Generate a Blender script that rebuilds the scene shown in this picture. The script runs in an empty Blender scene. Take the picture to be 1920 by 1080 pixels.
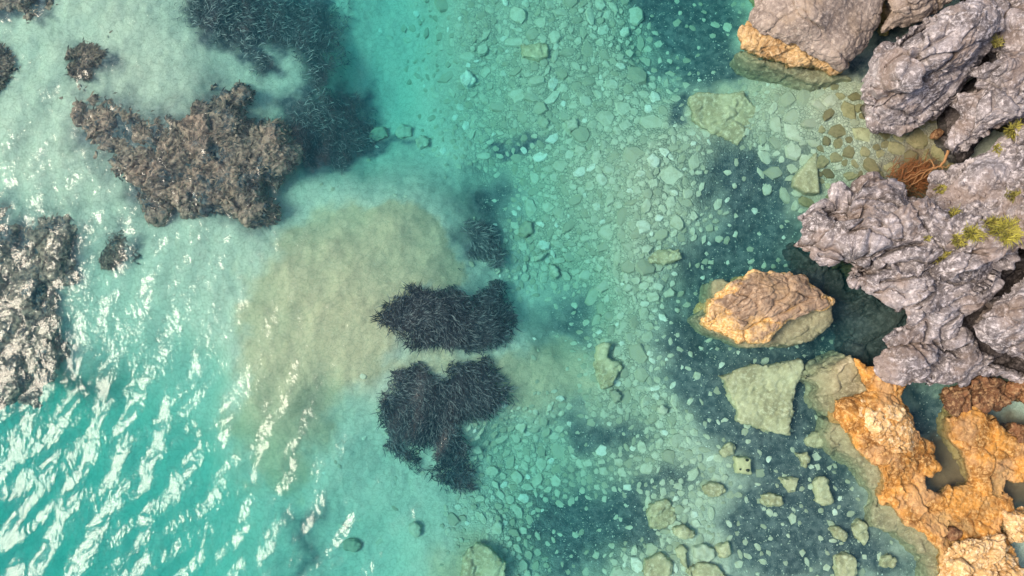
import bpy, math, random
import numpy as np
from mathutils import Vector, Matrix

rng = np.random.default_rng(11)
random.seed(11)
R = math.radians
scn = bpy.context.scene
COL = scn.collection

# ------------------------------------------------------------------ camera
CAM_H, TILT, HFOV = 22.0, R(5.0), R(62.0)
cam_d = bpy.data.cameras.new('camera'); cam = bpy.data.objects.new('camera', cam_d); COL.objects.link(cam)
cam.location = (0, 0, CAM_H); cam.rotation_euler = (TILT, 0, 0)
cam_d.angle = HFOV; cam_d.clip_end = 500
scn.camera = cam
FX = 960 / math.tan(HFOV / 2)
_f = np.array([0, math.sin(TILT), -math.cos(TILT)]); _u = np.array([0, math.cos(TILT), math.sin(TILT)])

def ray(px, py):
    return _f + np.array([1, 0, 0]) * (px - 960) / FX + _u * (540 - py) / FX
def at(px, py, z=0.0):
    """point of the place that the photograph shows at (px, py), at height z"""
    d = ray(px, py); t = (z - CAM_H) / d[2]
    return np.array([d[0] * t, d[1] * t, z])
def topx(x, y, z):
    w = _f[1] * y + _f[2] * (z - CAM_H)
    return 960 + FX * x / w, 540 - FX * (_u[1] * y + _u[2] * (z - CAM_H)) / w

# ------------------------------------------------------------------ light
_m = ray(-330, 830)                      # where flat water mirrors the sun
SUN = np.array([_m[0], _m[1], -_m[2]]); SUN /= np.linalg.norm(SUN)
world = bpy.data.worlds.new('World'); scn.world = world; world.use_nodes = True
wn = world.node_tree.nodes; wl = world.node_tree.links
sky = wn.new('ShaderNodeTexSky'); sky.sky_type = 'NISHITA'; sky.sun_disc = False
sky.sun_elevation = math.asin(SUN[2]); sky.sun_rotation = math.atan2(SUN[0], SUN[1])
sky.air_density = 1.0; sky.dust_density = 3.0; sky.ozone_density = 1.0
wl.new(sky.outputs[0], wn['Background'].inputs[0]); wn['Background'].inputs[1].default_value = 0.07
sd_ = bpy.data.lights.new('sun', 'SUN'); sd_.energy = 1.15; sd_.angle = R(22); sd_.color = (1.0, 0.87, 0.68)
sun = bpy.data.objects.new('sun', sd_); COL.objects.link(sun)
sun.rotation_euler = Vector(SUN).to_track_quat('Z', 'Y').to_euler(); sun.location = (-20, -5, 30)
vs_ = scn.view_settings
vs_.view_transform = 'Standard'; vs_.look = 'None'; vs_.gamma = 1; vs_.exposure = 1.78
vs_.use_curve_mapping = False
cy = scn.cycles
import time as _tm; _t0 = _tm.time()
cy.max_bounces = 6; cy.diffuse_bounces = 2; cy.glossy_bounces = 2; cy.transparent_max_bounces = 10; cy.volume_bounces = 0
cy.use_denoising = True
cy.volume_step_rate = 4

# ------------------------------------------------------------------ numpy noise
def _hash(ix, iy, iz, seed):
    h = (ix.astype(np.int64) * 374761393 + iy.astype(np.int64) * 668265263 + iz.astype(np.int64) * 2147483647 + seed * 974634777) & 0xFFFFFFFF
    h = ((h ^ (h >> 13)) * 1274126177) & 0xFFFFFFFF
    h = ((h ^ (h >> 16)) * 2246822519) & 0xFFFFFFFF
    return h ^ (h >> 15)
_G = np.array([[1,1,0],[-1,1,0],[1,-1,0],[-1,-1,0],[1,0,1],[-1,0,1],[1,0,-1],[-1,0,-1],[0,1,1],[0,-1,1],[0,1,-1],[0,-1,-1]], float)
_PT = np.random.default_rng(99).permutation(4096).astype(np.int32); _PT = np.concatenate([_PT, _PT])
_GX, _GY, _GZ = (np.tile(_G[:, k], 342)[:4096].astype(np.float32) for k in range(3))
def gnoise(p, seed=0):
    """gradient noise, about -1..1"""
    fl = np.floor(p); f = (p - fl).astype(np.float32); i = fl.astype(np.int32) & 4095
    fx, fy, fz = (np.ascontiguousarray(f[:, k]) for k in range(3)); w = f * f * f * (f * (f * 6 - 15) + 10)
    ix = (i[:, 0] + seed * 131) & 4095; iy, iz = i[:, 1], i[:, 2]; out = np.zeros(len(p), np.float32)
    for dx in (0, 1):
        wx = w[:, 0] if dx else 1 - w[:, 0]; hx = _PT[(ix + dx) & 4095]
        for dy in (0, 1):
            wy = wx * (w[:, 1] if dy else 1 - w[:, 1]); hy = _PT[hx + ((iy + dy) & 4095)]
            for dz in (0, 1):
                h = _PT[hy + ((iz + dz) & 4095)]
                out += (_GX[h] * (fx - dx) + _GY[h] * (fy - dy) + _GZ[h] * (fz - dz)) * wy * (w[:, 2] if dz else 1 - w[:, 2])
    return out.astype(float)
def fbm(p, octs=4, seed=0, gain=0.5):
    s = np.zeros(len(p)); a = 1.0
    for k in range(octs):
        s += a * gnoise(p * (2.03 ** k) + 17.3 * k, seed + k); a *= gain
    return s
def ridged(p, octs=3, seed=0):
    s = np.zeros(len(p)); a = 1.0
    for k in range(octs):
        s += a * (1 - 2 * np.abs(gnoise(p * (2.1 ** k) + 9.1 * k, seed + k))); a *= 0.5
    return s
def voro(p, seed=0):
    """F1, F2, vector to the nearest cell centre, three random numbers of that cell"""
    i = np.floor(p).astype(np.int64)
    n = len(p); F1 = np.full(n, 9.0); F2 = np.full(n, 9.0); V = np.zeros((n, 3)); H = np.zeros(n, np.int64)
    for dx in (-1, 0, 1):
        for dy in (-1, 0, 1):
            for dz in (-1, 0, 1):
                c = i + np.array([dx, dy, dz])
                h = _hash(c[:, 0], c[:, 1], c[:, 2], seed)
                q = c + np.stack([(h & 1023) / 1023, ((h >> 10) & 1023) / 1023, ((h >> 20) & 1023) / 1023], 1)
                d = np.sqrt(((q - p) ** 2).sum(1))
                near = d < F1
                F2 = np.where(near, F1, np.minimum(F2, d))
                V[near] = (p - q)[near]; H[near] = h[near]; F1 = np.where(near, d, F1)
    h2 = _hash(H, H >> 7, H >> 3, 5)
    rnd = np.stack([(h2 & 1023) / 511.5 - 1, ((h2 >> 10) & 1023) / 511.5 - 1, ((h2 >> 20) & 1023) / 511.5 - 1], 1)
    return F1, F2, V, rnd
def xyz(x, y, z=0.0):
    x = np.asarray(x, float).ravel(); return np.stack([x, np.asarray(y, float).ravel(), np.broadcast_to(z, x.shape).ravel() if np.ndim(z) == 0 else np.asarray(z, float).ravel()], 1)
def sstep(a, b, x):
    t = np.clip((x - a) / (b - a), 0, 1); return t * t * (3 - 2 * t)
def sdpoly(x, y, poly):
    """signed distance to a polygon, negative inside"""
    poly = np.asarray(poly, float); d = np.full(x.shape, 1e9); s = np.zeros(x.shape, bool); n = len(poly)
    for k in range(n):
        a = poly[k]; b = poly[(k + 1) % n]; e = b - a
        wx = x - a[0]; wy = y - a[1]
        t = np.clip((wx * e[0] + wy * e[1]) / (e @ e + 1e-12), 0, 1)
        d = np.minimum(d, (wx - e[0] * t) ** 2 + (wy - e[1] * t) ** 2)
        c = ((a[1] > y) != (b[1] > y))
        if abs(e[1]) > 1e-12:
            s ^= c & (x < e[0] * (y - a[1]) / e[1] + a[0])
    d = np.sqrt(d); return np.where(s, -d, d)

# ------------------------------------------------------------------ meshes and tags
def mesh_np(name, V, faces, smooth=True, attrs=None):
    """faces: list of (m x k) index arrays"""
    me = bpy.data.meshes.new(name)
    V = np.asarray(V, np.float32); faces = [np.asarray(f, np.int32) for f in faces if len(f)]
    nl = sum(f.size for f in faces); nf = sum(len(f) for f in faces)
    me.vertices.add(len(V)); me.vertices.foreach_set('co', V.ravel())
    me.loops.add(nl); me.polygons.add(nf)
    me.loops.foreach_set('vertex_index', np.concatenate([f.ravel() for f in faces]))
    tot = np.concatenate([np.full(len(f), f.shape[1], np.int32) for f in faces])
    me.polygons.foreach_set('loop_start', np.concatenate([[0], np.cumsum(tot)[:-1]]).astype(np.int32))
    me.update(calc_edges=True)
    me.polygons.foreach_set('use_smooth', np.full(nf, smooth))
    for k, a in (attrs or {}).items():
        a = np.asarray(a, np.float32)
        if a.ndim == 1:
            at_ = me.attributes.new(k, 'FLOAT', 'POINT'); at_.data.foreach_set('value', a)
        else:
            at_ = me.attributes.new(k, 'FLOAT_VECTOR', 'POINT'); at_.data.foreach_set('vector', a.ravel())
    return me
def obj(name, me, m=None, parent=None, label=None, cat=None, group=None, kind=None):
    o = bpy.data.objects.new(name, me); COL.objects.link(o)
    if m is not None and me is not None and not me.materials: me.materials.append(m)
    if parent: o.parent = parent
    if label: o['label'] = label
    if cat: o['category'] = cat
    if group: o['group'] = group
    if kind: o['kind'] = kind
    return o

# ------------------------------------------------------------------ materials
class NT:
    def __init__(s, name):
        s.m = bpy.data.materials.new(name); s.m.use_nodes = True; s.t = s.m.node_tree; s.t.nodes.clear()
        s.out = s.n('ShaderNodeOutputMaterial'); s.pos = s.n('ShaderNodeNewGeometry').outputs['Position']
    def n(s, t, **kw):
        nd = s.t.nodes.new(t)
        for k, v in kw.items(): setattr(nd, k, v)
        return nd
    def put(s, sock, v):
        if isinstance(v, bpy.types.NodeSocket): s.t.links.new(v, sock)
        elif isinstance(v, (tuple, list)) and len(v) == 3 and sock.type == 'RGBA': sock.default_value = (*v, 1)
        else: sock.default_value = v
    def math(s, op, a, b=0.0, clamp=False):
        nd = s.n('ShaderNodeMath', operation=op, use_clamp=clamp); s.put(nd.inputs[0], a); s.put(nd.inputs[1], b); return nd.outputs[0]
    def mix(s, f, a, b, mode='MIX'):
        nd = s.n('ShaderNodeMix', data_type='RGBA', blend_type=mode); s.put(nd.inputs[0], f); s.put(nd.inputs[6], a); s.put(nd.inputs[7], b); return nd.outputs[2]
    def noise(s, scale, detail=4, rough=0.55, vec=None, dist=0.0, col=False):
        nd = s.n('ShaderNodeTexNoise'); s.put(nd.inputs['Vector'], vec or s.pos); nd.inputs['Scale'].default_value = scale
        nd.inputs['Detail'].default_value = detail; nd.inputs['Roughness'].default_value = rough; nd.inputs['Distortion'].default_value = dist
        return nd.outputs['Color' if col else 'Fac']
    def voro(s, scale, vec=None, feature='F1', out='Distance', rnd=1.0):
        nd = s.n('ShaderNodeTexVoronoi', feature=feature); s.put(nd.inputs['Vector'], vec or s.pos); nd.inputs['Scale'].default_value = scale
        nd.inputs['Randomness'].default_value = rnd; return nd.outputs[out]
    def ramp(s, f, lo, hi, a=0.0, b=1.0):
        nd = s.n('ShaderNodeMapRange', interpolation_type='SMOOTHSTEP'); s.put(nd.inputs[0], f)
        for i, v in enumerate((lo, hi, a, b)): s.put(nd.inputs[i + 1], v)
        return nd.outputs[0]
    def attr(s, name, out='Fac'): return s.n('ShaderNodeAttribute', attribute_name=name).outputs[out]
    def z(s):
        nd = s.n('ShaderNodeSeparateXYZ'); s.put(nd.inputs[0], s.pos); return nd.outputs[2]
    def warp(s, scale, amt, vec=None):
        nz = s.noise(scale, 3, col=True); a = s.n('ShaderNodeVectorMath', operation='SUBTRACT'); s.put(a.inputs[0], nz); a.inputs[1].default_value = (.5, .5, .5)
        b = s.n('ShaderNodeVectorMath', operation='MULTIPLY_ADD'); s.put(b.inputs[0], a.outputs[0]); b.inputs[1].default_value = (amt,) * 3; s.put(b.inputs[2], vec or s.pos); return b.outputs[0]
    def scalev(s, v, sc):
        b = s.n('ShaderNodeVectorMath', operation='MULTIPLY'); s.put(b.inputs[0], v); b.inputs[1].default_value = sc; return b.outputs[0]
    def done(s, col, rough=0.9, bump=None, bstr=0.5, bdist=0.02, spec=0.3):
        b = s.n('ShaderNodeBsdfPrincipled'); s.put(b.inputs['Base Color'], col); s.put(b.inputs['Roughness'], rough); s.put(b.inputs['Specular IOR Level'], spec)
        if bump is not None:
            bn = s.n('ShaderNodeBump'); s.put(bn.inputs['Height'], bump); bn.inputs['Strength'].default_value = bstr; bn.inputs['Distance'].default_value = bdist
            s.t.links.new(bn.outputs[0], b.inputs['Normal'])
        s.t.links.new(b.outputs[0], s.out.inputs[0]); return s.m

def rock_mat(name, dark, mid, pale, tide=None, tide_top=0.4, tide_pale=None, warm=None, wet=True):
    n = NT(name)
    w = n.warp(2.0, 0.25)
    a = n.noise(1.3, 6, .62, w); b = n.noise(9, 6, .7, w); c = n.noise(38, 4, .7)
    col = n.mix(n.ramp(a, .38, .64), dark, mid)
    col = n.mix(n.math('MULTIPLY', n.ramp(b, .46, .68), .85), col, pale)
    col = n.mix(n.math('MULTIPLY', n.ramp(c, .52, .72), .45), col, pale)
    col = n.mix(n.math('MULTIPLY', n.ramp(c, .46, .3), .55), col, dark)
    if warm: col = n.mix(n.math('MULTIPLY', n.ramp(n.noise(.9, 5, .6, w), .48, .64), .65), col, warm)
    sp = n.voro(26, w); col = n.mix(n.math('MULTIPLY', n.ramp(sp, .16, .06), .4), col, dark)
    if tide:
        zz = n.math('ADD', n.z(), n.math('MULTIPLY', n.math('SUBTRACT', n.noise(1.6, 5, .6), .5), -.8))
        t = n.mix(n.ramp(n.noise(14, 5, .7), .4, .62), tide, tide_pale or pale)
        col = n.mix(n.ramp(zz, tide_top + .10, tide_top - .10), col, t)
    bump = n.math('ADD', n.math('MULTIPLY', n.noise(30, 8, .72), 1.0), n.math('MULTIPLY', n.voro(18, n.warp(6, .12), 'DISTANCE_TO_EDGE'), .7))
    return n.done(col, .88, bump, .38, .022, .25)

M = {}
M['grey'] = rock_mat('grey_limestone', (.075, .062, .061), (.262, .228, .226), (.57, .51, .505), (.045, .042, .025), -.02, (.10, .085, .045), (.20, .145, .115))
M['boulder'] = rock_mat('brown_grey_limestone', (.15, .115, .095), (.27, .215, .18), (.42, .345, .29), (.40, .24, .09), .10, (.5, .36, .18), (.27, .20, .14))
M['islet'] = rock_mat('tan_limestone', (.15, .095, .06), (.30, .205, .135), (.44, .325, .225), (.46, .26, .08), .27, (.66, .46, .23), (.33, .22, .12))
M['orange'] = rock_mat('orange_algae_rock', (.16, .065, .014), (.47, .215, .042), (.62, .38, .15), (.36, .22, .08), .03, (.42, .27, .12), (.48, .29, .14))
M['gold'] = rock_mat('gold_crusted_rock', (.28, .16, .065), (.43, .285, .13), (.58, .43, .25), None)
M['cream'] = rock_mat('cream_rock', (.36, .19, .06), (.56, .37, .17), (.75, .58, .37), None)
M['gap'] = rock_mat('painted_shade_rock', (.025, .02, .02), (.07, .058, .054), (.16, .135, .13), None)  # near-black colours stand in for shade in cracks and under the overhang
M['ledge'] = rock_mat('olive_ledge_rock', (.20, .17, .10), (.34, .295, .18), (.47, .42, .28), None)
M['rust'] = rock_mat('rust_rock', (.07, .03, .015), (.20, .09, .04), (.38, .24, .12), None)
M['sunken'] = rock_mat('sunken_pale_rock', (.34, .28, .16), (.55, .47, .29), (.70, .62, .43), None)

def reef_mat():
    n = NT('brown_reef_with_weed'); w = n.warp(2.5, .3)
    col = n.mix(n.ramp(n.noise(7, 6, .7, w), .38, .62), (.17, .105, .088), (.48, .30, .235)); col = n.mix(n.ramp(n.noise(19, 4, .7), .55, .72), col, (.56, .41, .34))
    col = n.mix(n.ramp(n.noise(1.5, 5, .68, w), .52, .62), col, n.mix(n.ramp(n.noise(11, 5, .7), .4, .65), (.035, .045, .06), (.16, .17, .18)))
    return n.done(col, .95, n.noise(24, 6, .7), .6, .03, .1)
M['reef'] = reef_mat()

def seabed_mat():
    n = NT('seabed_sand_and_gravel')
    silt = n.attr('silt'); peb = n.attr('pebble'); weed = n.attr('weed'); gold = n.attr('gold'); mud = n.attr('mud')
    w = n.warp(3, .15)
    sand = n.mix(n.noise(1.2, 5, .6), (.50, .49, .40), (.66, .64, .53))
    sand = n.mix(gold, sand, n.mix(n.noise(2.2, 5, .65), (.50, .385, .25), (.66, .525, .36)))
    sand = n.mix(n.math('MULTIPLY', n.ramp(n.noise(30, 3, .7), .5, .75), .5), sand, (.24, .23, .17))
    gr = n.noise(17, 6, .75, w); sand = n.mix(n.math('MULTIPLY', n.ramp(gr, .5, .3), .55), sand, (.20, .19, .13)); sand = n.mix(n.math('MULTIPLY', n.ramp(gr, .56, .72), .5), sand, (.66, .64, .52))
    rp = n.voro(4.5, n.warp(2.2, .5), 'DISTANCE_TO_EDGE'); sand = n.mix(n.math('MULTIPLY', n.ramp(rp, .10, .0), .30), sand, (.24, .24, .17))
    pc = n.voro(12.0, w, out='Color'); pe = n.voro(12.0, w, 'DISTANCE_TO_EDGE')
    psep = n.n('ShaderNodeSeparateColor'); n.put(psep.inputs[0], pc)
    pcol = n.mix(psep.outputs[0], (.36, .355, .265), (.56, .545, .42))
    pcol = n.mix(n.ramp(pe, .07, .0), pcol, (.13, .135, .105))
    col = n.mix(peb, sand, pcol)
    sv = n.noise(5, 6, .7, w)
    scol = n.mix(n.ramp(sv, .4, .65), (.055, .07, .08), (.16, .175, .175))
    scol = n.mix(n.ramp(n.voro(16, w), .16, .08), scol, (.30, .32, .28))
    col = n.mix(silt, col, scol)
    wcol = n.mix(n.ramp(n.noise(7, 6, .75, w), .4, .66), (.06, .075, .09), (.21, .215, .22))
    col = n.mix(weed, col, wcol)  # weed tone, doubling as painted shade in two gaps by the rocks
    col = n.mix(mud, col, n.mix(n.noise(6, 5, .7, w), (.13, .075, .04), (.27, .17, .10)))
    bump = n.math('ADD', n.noise(24, 6, .7), n.math('MULTIPLY', n.ramp(pe, 0, .25), peb))
    return n.done(col, .95, bump, .6, .04, .1)
M['seabed'] = seabed_mat()

def stone_mat(name, a, b, c, stain):
    n = NT(name)
    sp_ = n.n('ShaderNodeSeparateColor'); n.put(sp_.inputs[0], n.n('ShaderNodeObjectInfo').outputs['Color'])
    r = n.math('FRACT', n.math('MULTIPLY', .999, n.math('ADD', sp_.outputs[0], n.math('MULTIPLY', sp_.outputs[1], n.n('ShaderNodeNewGeometry').outputs['Random Per Island']))))
    col = n.mix(n.ramp(r, 0, .8), a, b); col = n.mix(n.ramp(r, .9, .97), col, c)
    col = n.mix(n.math('MULTIPLY', n.ramp(n.noise(7, 5, .7), .42, .68), .65), col, stain)
    return n.done(col, .9, n.noise(26, 5, .7), .6, .03, .15)
M['stone'] = stone_mat('pale_stone', (.36, .35, .26), (.58, .56, .44), (.74, .72, .62), (.40, .37, .24))
M['cove_stone'] = stone_mat('olive_stone', (.20, .15, .075), (.36, .295, .16), (.50, .46, .28), (.16, .13, .06))
M['chip'] = stone_mat('shell_chips', (.36, .38, .32), (.62, .64, .56), (.85, .85, .8), (.5, .5, .4))

def simple(name, a, b, sc=6, rough=.8, attr=None):
    n = NT(name); f = n.attr(attr) if attr else n.noise(sc, 4, .6)
    return n.done(n.mix(f, a, b), rough)
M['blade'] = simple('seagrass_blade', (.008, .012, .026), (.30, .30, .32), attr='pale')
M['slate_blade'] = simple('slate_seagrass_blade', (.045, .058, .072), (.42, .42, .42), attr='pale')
M['turf'] = simple('brown_reef_turf', (.05, .045, .05), (.40, .27, .20), attr='pale')
M['block'] = simple('pale_yellow_block', (.46, .40, .22), (.62, .55, .33), 9)
M['grass'] = simple('yellow_green_grass', (.14, .12, .045), (.38, .34, .05), attr='pale')
M['wood'] = simple('driftwood', (.22, .10, .04), (.42, .23, .10), 12)
M['twig'] = simple('brown_twig', (.09, .032, .012), (.30, .12, .04), 9)
M['hole'] = simple('dark_hollow', (.02, .025, .02), (.04, .045, .03))

# water: a volume that takes the red out of the light, and a thin mirror of the sky on top
def water_mat():
    n = NT('sea_water')
    tr = n.n('ShaderNodeBsdfTransparent'); tr.inputs[0].default_value = (1, 1, 1, 1)
    gl = n.n('ShaderNodeBsdfGlossy'); gl.inputs['Roughness'].default_value = .09; gl.distribution = 'BECKMANN'
    calm = n.attr('calm')
    big = n.noise(5.0, 1.5, .5, n.scalev(n.warp(1.1, .5), (1.0, .7, 1))); small = n.noise(13, 1.5, .5, n.warp(3, .3))
    h = n.math('ADD', n.math('MULTIPLY', big, .8), n.math('MULTIPLY', small, .17))
    bn = n.n('ShaderNodeBump'); n.put(bn.inputs['Height'], n.math('MULTIPLY', h, calm)); bn.inputs['Strength'].default_value = 1; bn.inputs['Distance'].default_value = .036
    fr = n.n('ShaderNodeFresnel'); fr.inputs[0].default_value = 1.34
    n.t.links.new(bn.outputs[0], gl.inputs['Normal']); n.t.links.new(bn.outputs[0], fr.inputs['Normal'])
    mx = n.n('ShaderNodeMixShader'); n.t.links.new(fr.outputs[0], mx.inputs[0]); n.t.links.new(tr.outputs[0], mx.inputs[1]); n.t.links.new(gl.outputs[0], mx.inputs[2])
    n.t.links.new(mx.outputs[0], n.out.inputs[0])
    ab = n.n('ShaderNodeVolumeAbsorption'); ab.inputs[0].default_value = (.055, .922, .965, 1); ab.inputs[1].default_value = .30
    sc = n.n('ShaderNodeVolumeScatter'); sc.inputs[0].default_value = (.18, .80, 1.0, 1); sc.inputs[1].default_value = .066; sc.inputs['Anisotropy'].default_value = .2
    ad = n.n('ShaderNodeAddShader'); n.t.links.new(ab.outputs[0], ad.inputs[0]); n.t.links.new(sc.outputs[0], ad.inputs[1])
    n.t.links.new(ad.outputs[0], n.out.inputs[1])
    return n.m
M['water'] = water_mat()

# ------------------------------------------------------------------ seabed
DEPTH = [(50,550,1.3),(60,450,1.2),(840,590,1.4),(850,740,1.5),(50,50,.9),(250,100,.8),(100,300,.8),(300,330,1.0),(450,60,1.4),(500,160,.9),(330,180,.7),(600,60,3),(600,250,2.8),(500,200,1.8),(750,100,3.4),(720,230,4.2),(900,60,2.2),(850,200,2.8),
 (780,300,2.6),(600,350,1.8),(700,400,1.2),(830,420,1.8),(920,380,3.2),(900,450,2.4),(760,450,.8),(600,550,.8),(500,480,1.1),(700,640,.8),(800,660,.9),(960,690,1.2),(560,650,.8),(820,520,.9),(520,750,.9),(480,880,1.8),
 (300,500,1.2),(220,560,1.3),(420,560,1.1),(200,600,2.0),(350,700,2.4),(250,800,3.8),(100,850,4.6),(50,1000,5.4),(250,1000,4.6),(120,930,4.8),(400,930,4.0),(520,960,3.0),(650,850,2.3),(620,950,2.3),(590,830,1.6),(750,920,2.2),
 (700,1050,2.8),(850,1050,1.8),(900,950,2.4),(1000,850,2.6),(1030,700,1.9),(1080,600,2.8),(1000,560,3.0),(1020,500,2.4),(1050,400,2.0),(1000,250,2.2),(1050,100,2.0),
 (1150,200,1.8),(1200,320,1.2),(1250,430,1.0),(1200,550,1.2),(1200,700,1.2),(1150,800,1.8),(1100,940,2.4),(1250,880,1.1),(1250,1000,1.0),(1300,80,2.4),(1400,150,1.6),
 (1350,300,1.2),(1450,330,1.2),(1420,420,1.8),(1300,550,2.2),(1350,700,1.3),(1450,850,.9),(1550,950,.8),(1400,1000,.95),(1430,740,.9),(1650,1050,.9),(1500,200,.6),(1600,220,.4),
 (1700,290,.25),(1600,320,.35),(1550,450,1.9),(1600,580,1.9),(1650,640,1.9),(1750,770,1.0),(1790,880,.35),(1620,800,1.5),(1900,800,.6),(1900,930,.5),(-200,300,2),(-200,800,4.5),(500,-150,2.5),(1000,-150,2),(700,1250,3),(1300,1250,1.6),(2200,500,1)]
SILT = [([(1165,-60),(1410,-60),(1390,90),(1440,140),(1330,172),(1290,160),(1250,130),(1210,90)], 26),
 ([(1690,725),(1800,735),(1810,790),(1740,820)], 14), ([(1255,170),(1300,165),(1300,230),(1265,240)], 12), ([(1290,330),(1340,270),(1420,270),(1500,275),(1490,380),(1500,460),(1580,500),(1700,560),(1760,600),(1720,700),(1660,700),(1560,690),(1560,800),(1640,960),(1760,1090),(1380,1100),(1340,960),(1400,900),(1290,780),(1235,680),(1250,560),(1270,470),(1340,420)], 40),
 ([(1000,930),(1240,870),(1330,900),(1240,930),(1220,1040),(1040,1100),(990,1000)], 40), ([(880,320),(950,350),(970,420),(930,450),(860,430)], 40),
 ([(550,960),(600,950),(590,1100),(545,1100)], 40), ([(1060,760),(1200,800),(1180,860),(1080,850)], 40),
 ([(1030,560),(1100,560),(1110,640),(1010,640)], 50)]
WEED = [([(1600,125),(1650,45),(1720,20),(1760,20),(1660,110),(1618,165)], 12), ([(910,262),(1015,262),(1000,292),(920,296)], 12), ([(1490,465),(1530,490),(1570,530),(1640,565),(1710,580),(1700,690),(1640,690),(1600,665),(1575,600),(1510,530)], 14), ([(140,165),(235,180),(290,220),(345,225),(370,180),(420,165),(450,180),(480,230),(530,250),(535,310),(480,350),(505,390),(490,425),(440,400),(380,395),(300,410),(240,370),(200,300),(150,250)], 42), ([(-80,390),(60,395),(150,400),(165,450),(140,500),(100,560),(95,650),(40,745),(-80,760)], 42), ([(130,100),(150,85),(190,85),(212,110),(205,140),(165,148),(135,135)], 26), ([(-60,-40),(100,-40),(108,15),(70,35),(10,38),(-60,35)], 16), ([(192,470),(225,430),(255,440),(268,465),(235,495),(205,490)], 26), ([(350,-40),(640,-40),(625,90),(590,190),(690,180),(700,250),(780,265),(770,285),(660,300),(640,320),(560,312),(510,240),(545,150),(560,100),(500,90),(520,130),(490,150),(440,100),(380,85),(350,40)], 16),  # weed beds; the boulder gap and headland hollow are painted shade
 ([(620,150),(690,160),(700,250),(660,280),(620,240)], 18), ([(870,425),(930,425),(950,480),(880,490)], 14)]
MUD = [([(1690,800),(1760,800),(1830,780),(1990,760),(1990,1000),(1880,960),(1730,930)], 30), ([(1640,300),(1800,240),(1800,400),(1640,400)], 50)]
GOLD = [([(440,720),(470,520),(590,395),(760,376),(840,440),(860,520),(760,560),(720,680),(830,660),(960,660),(1090,640),(1100,720),(1180,780),(1190,810),(1080,760),(960,780),(830,690),(720,705),(620,770),(580,870),(540,925),(470,900),(440,840)], 26),
 ([(620,400),(690,376),(762,370),(850,430),(878,520),(770,556),(720,640),(600,640)], 9),
 ([(820,1020),(900,1000),(960,1100),(800,1100)], 40), ([(1330,180),(1480,140),(1760,200),(1760,380),(1500,380),(1300,300)], 60)]
PEB = [([(960,-60),(1190,-60),(1230,90),(1260,180),(1330,260),(1480,140),(1640,180),(1780,250),(1720,380),(1500,380),(1430,330),(1330,380),(1270,480),(1240,560),(1240,680),(1300,780),(1240,860),(1100,780),(1110,640),(1060,560),(960,470),(980,360),(880,320),(870,250),(900,150)], 60),
 ([(820,-40),(980,-40),(960,300),(860,240)], 90), ([(900,800),(1250,760),(1330,900),(1260,1090),(900,1090)], 90)]

def line(lo, hi, step, far):
    a = np.arange(lo, hi + step * .5, step); g = step * np.cumprod(np.full(40, 1.22)); e = np.cumsum(g); e = e[e < far]
    return np.concatenate([(lo - e)[::-1], a, hi + e])
BX = line(-16.5, 15.5, .06, 45); BY = line(-9.5, 11, .06, 40)
gx, gy = np.meshgrid(BX, BY, indexing='ij')
cp = np.array([np.append(at(a, b, -c)[:2], c) for a, b, c in DEPTH])
def bed_base(x, y):
    x = x.ravel(); y = y.ravel(); num = np.zeros(len(x)); den = np.zeros(len(x))
    wx = x + .5 * gnoise(xyz(x * .6, y * .6), 3); wy = y + .5 * gnoise(xyz(x * .6, y * .6, 7.0), 4)
    for X, Y, c in cp:
        d2 = (wx - X) ** 2 + (wy - Y) ** 2
        w = np.exp(-d2 / 2.0) + 1e-3 / (1 + d2) ** 2
        num += w * c; den += w
    return -num / den
bz = bed_base(gx, gy)
q = xyz(gx, gy)
bz += .10 * fbm(q * .9, 4, 21) + .03 * fbm(q * 5, 3, 31)
mx_, my_ = topx(q[:, 0], q[:, 1], bz)
nx1 = fbm(q * .9, 5, 41, .6); nx2 = fbm(q * .9 + 50, 5, 47, .6)
wpx = mx_ + 34 * nx1; wpy = my_ + 34 * nx2
def mask(polys, grow=0):
    m = np.zeros(len(q))
    for P, soft in polys: m = np.maximum(m, sstep(soft, -soft, sdpoly(wpx, wpy, P) - grow))
    return m
siltm, weed_shadem, goldm, pebm, mudm = mask(SILT), mask(WEED), mask(GOLD), mask(PEB), mask(MUD)
nI, nJ = gx.shape
idx = np.arange(nI * nJ).reshape(nI, nJ)
quad = np.stack([idx[:-1, :-1], idx[1:, :-1], idx[1:, 1:], idx[:-1, 1:]], -1).reshape(-1, 4)
obj('seabed', mesh_np('seabed', np.stack([q[:, 0], q[:, 1], bz], 1), [quad], True, {'silt': siltm, 'weed': weed_shadem, 'gold': goldm, 'pebble': pebm, 'mud': mudm}), M['seabed'], kind='structure')
BZ = bz.reshape(nI, nJ)
def grid_at(G, x, y):
    x = np.asarray(x, float); y = np.asarray(y, float)
    i = np.clip(np.searchsorted(BX, x) - 1, 0, nI - 2); j = np.clip(np.searchsorted(BY, y) - 1, 0, nJ - 2)
    u = np.clip((x - BX[i]) / (BX[i + 1] - BX[i]), 0, 1); v = np.clip((y - BY[j]) / (BY[j + 1] - BY[j]), 0, 1)
    return (G[i, j] * (1 - u) + G[i + 1, j] * u) * (1 - v) + (G[i, j + 1] * (1 - u) + G[i + 1, j + 1] * u) * v
bedz = lambda x, y: grid_at(BZ, x, y)
def on_bed(px, py):
    p = at(px, py, -1.5)
    for _ in range(6): p = at(px, py, float(bedz(p[0], p[1])))
    return p

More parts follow.
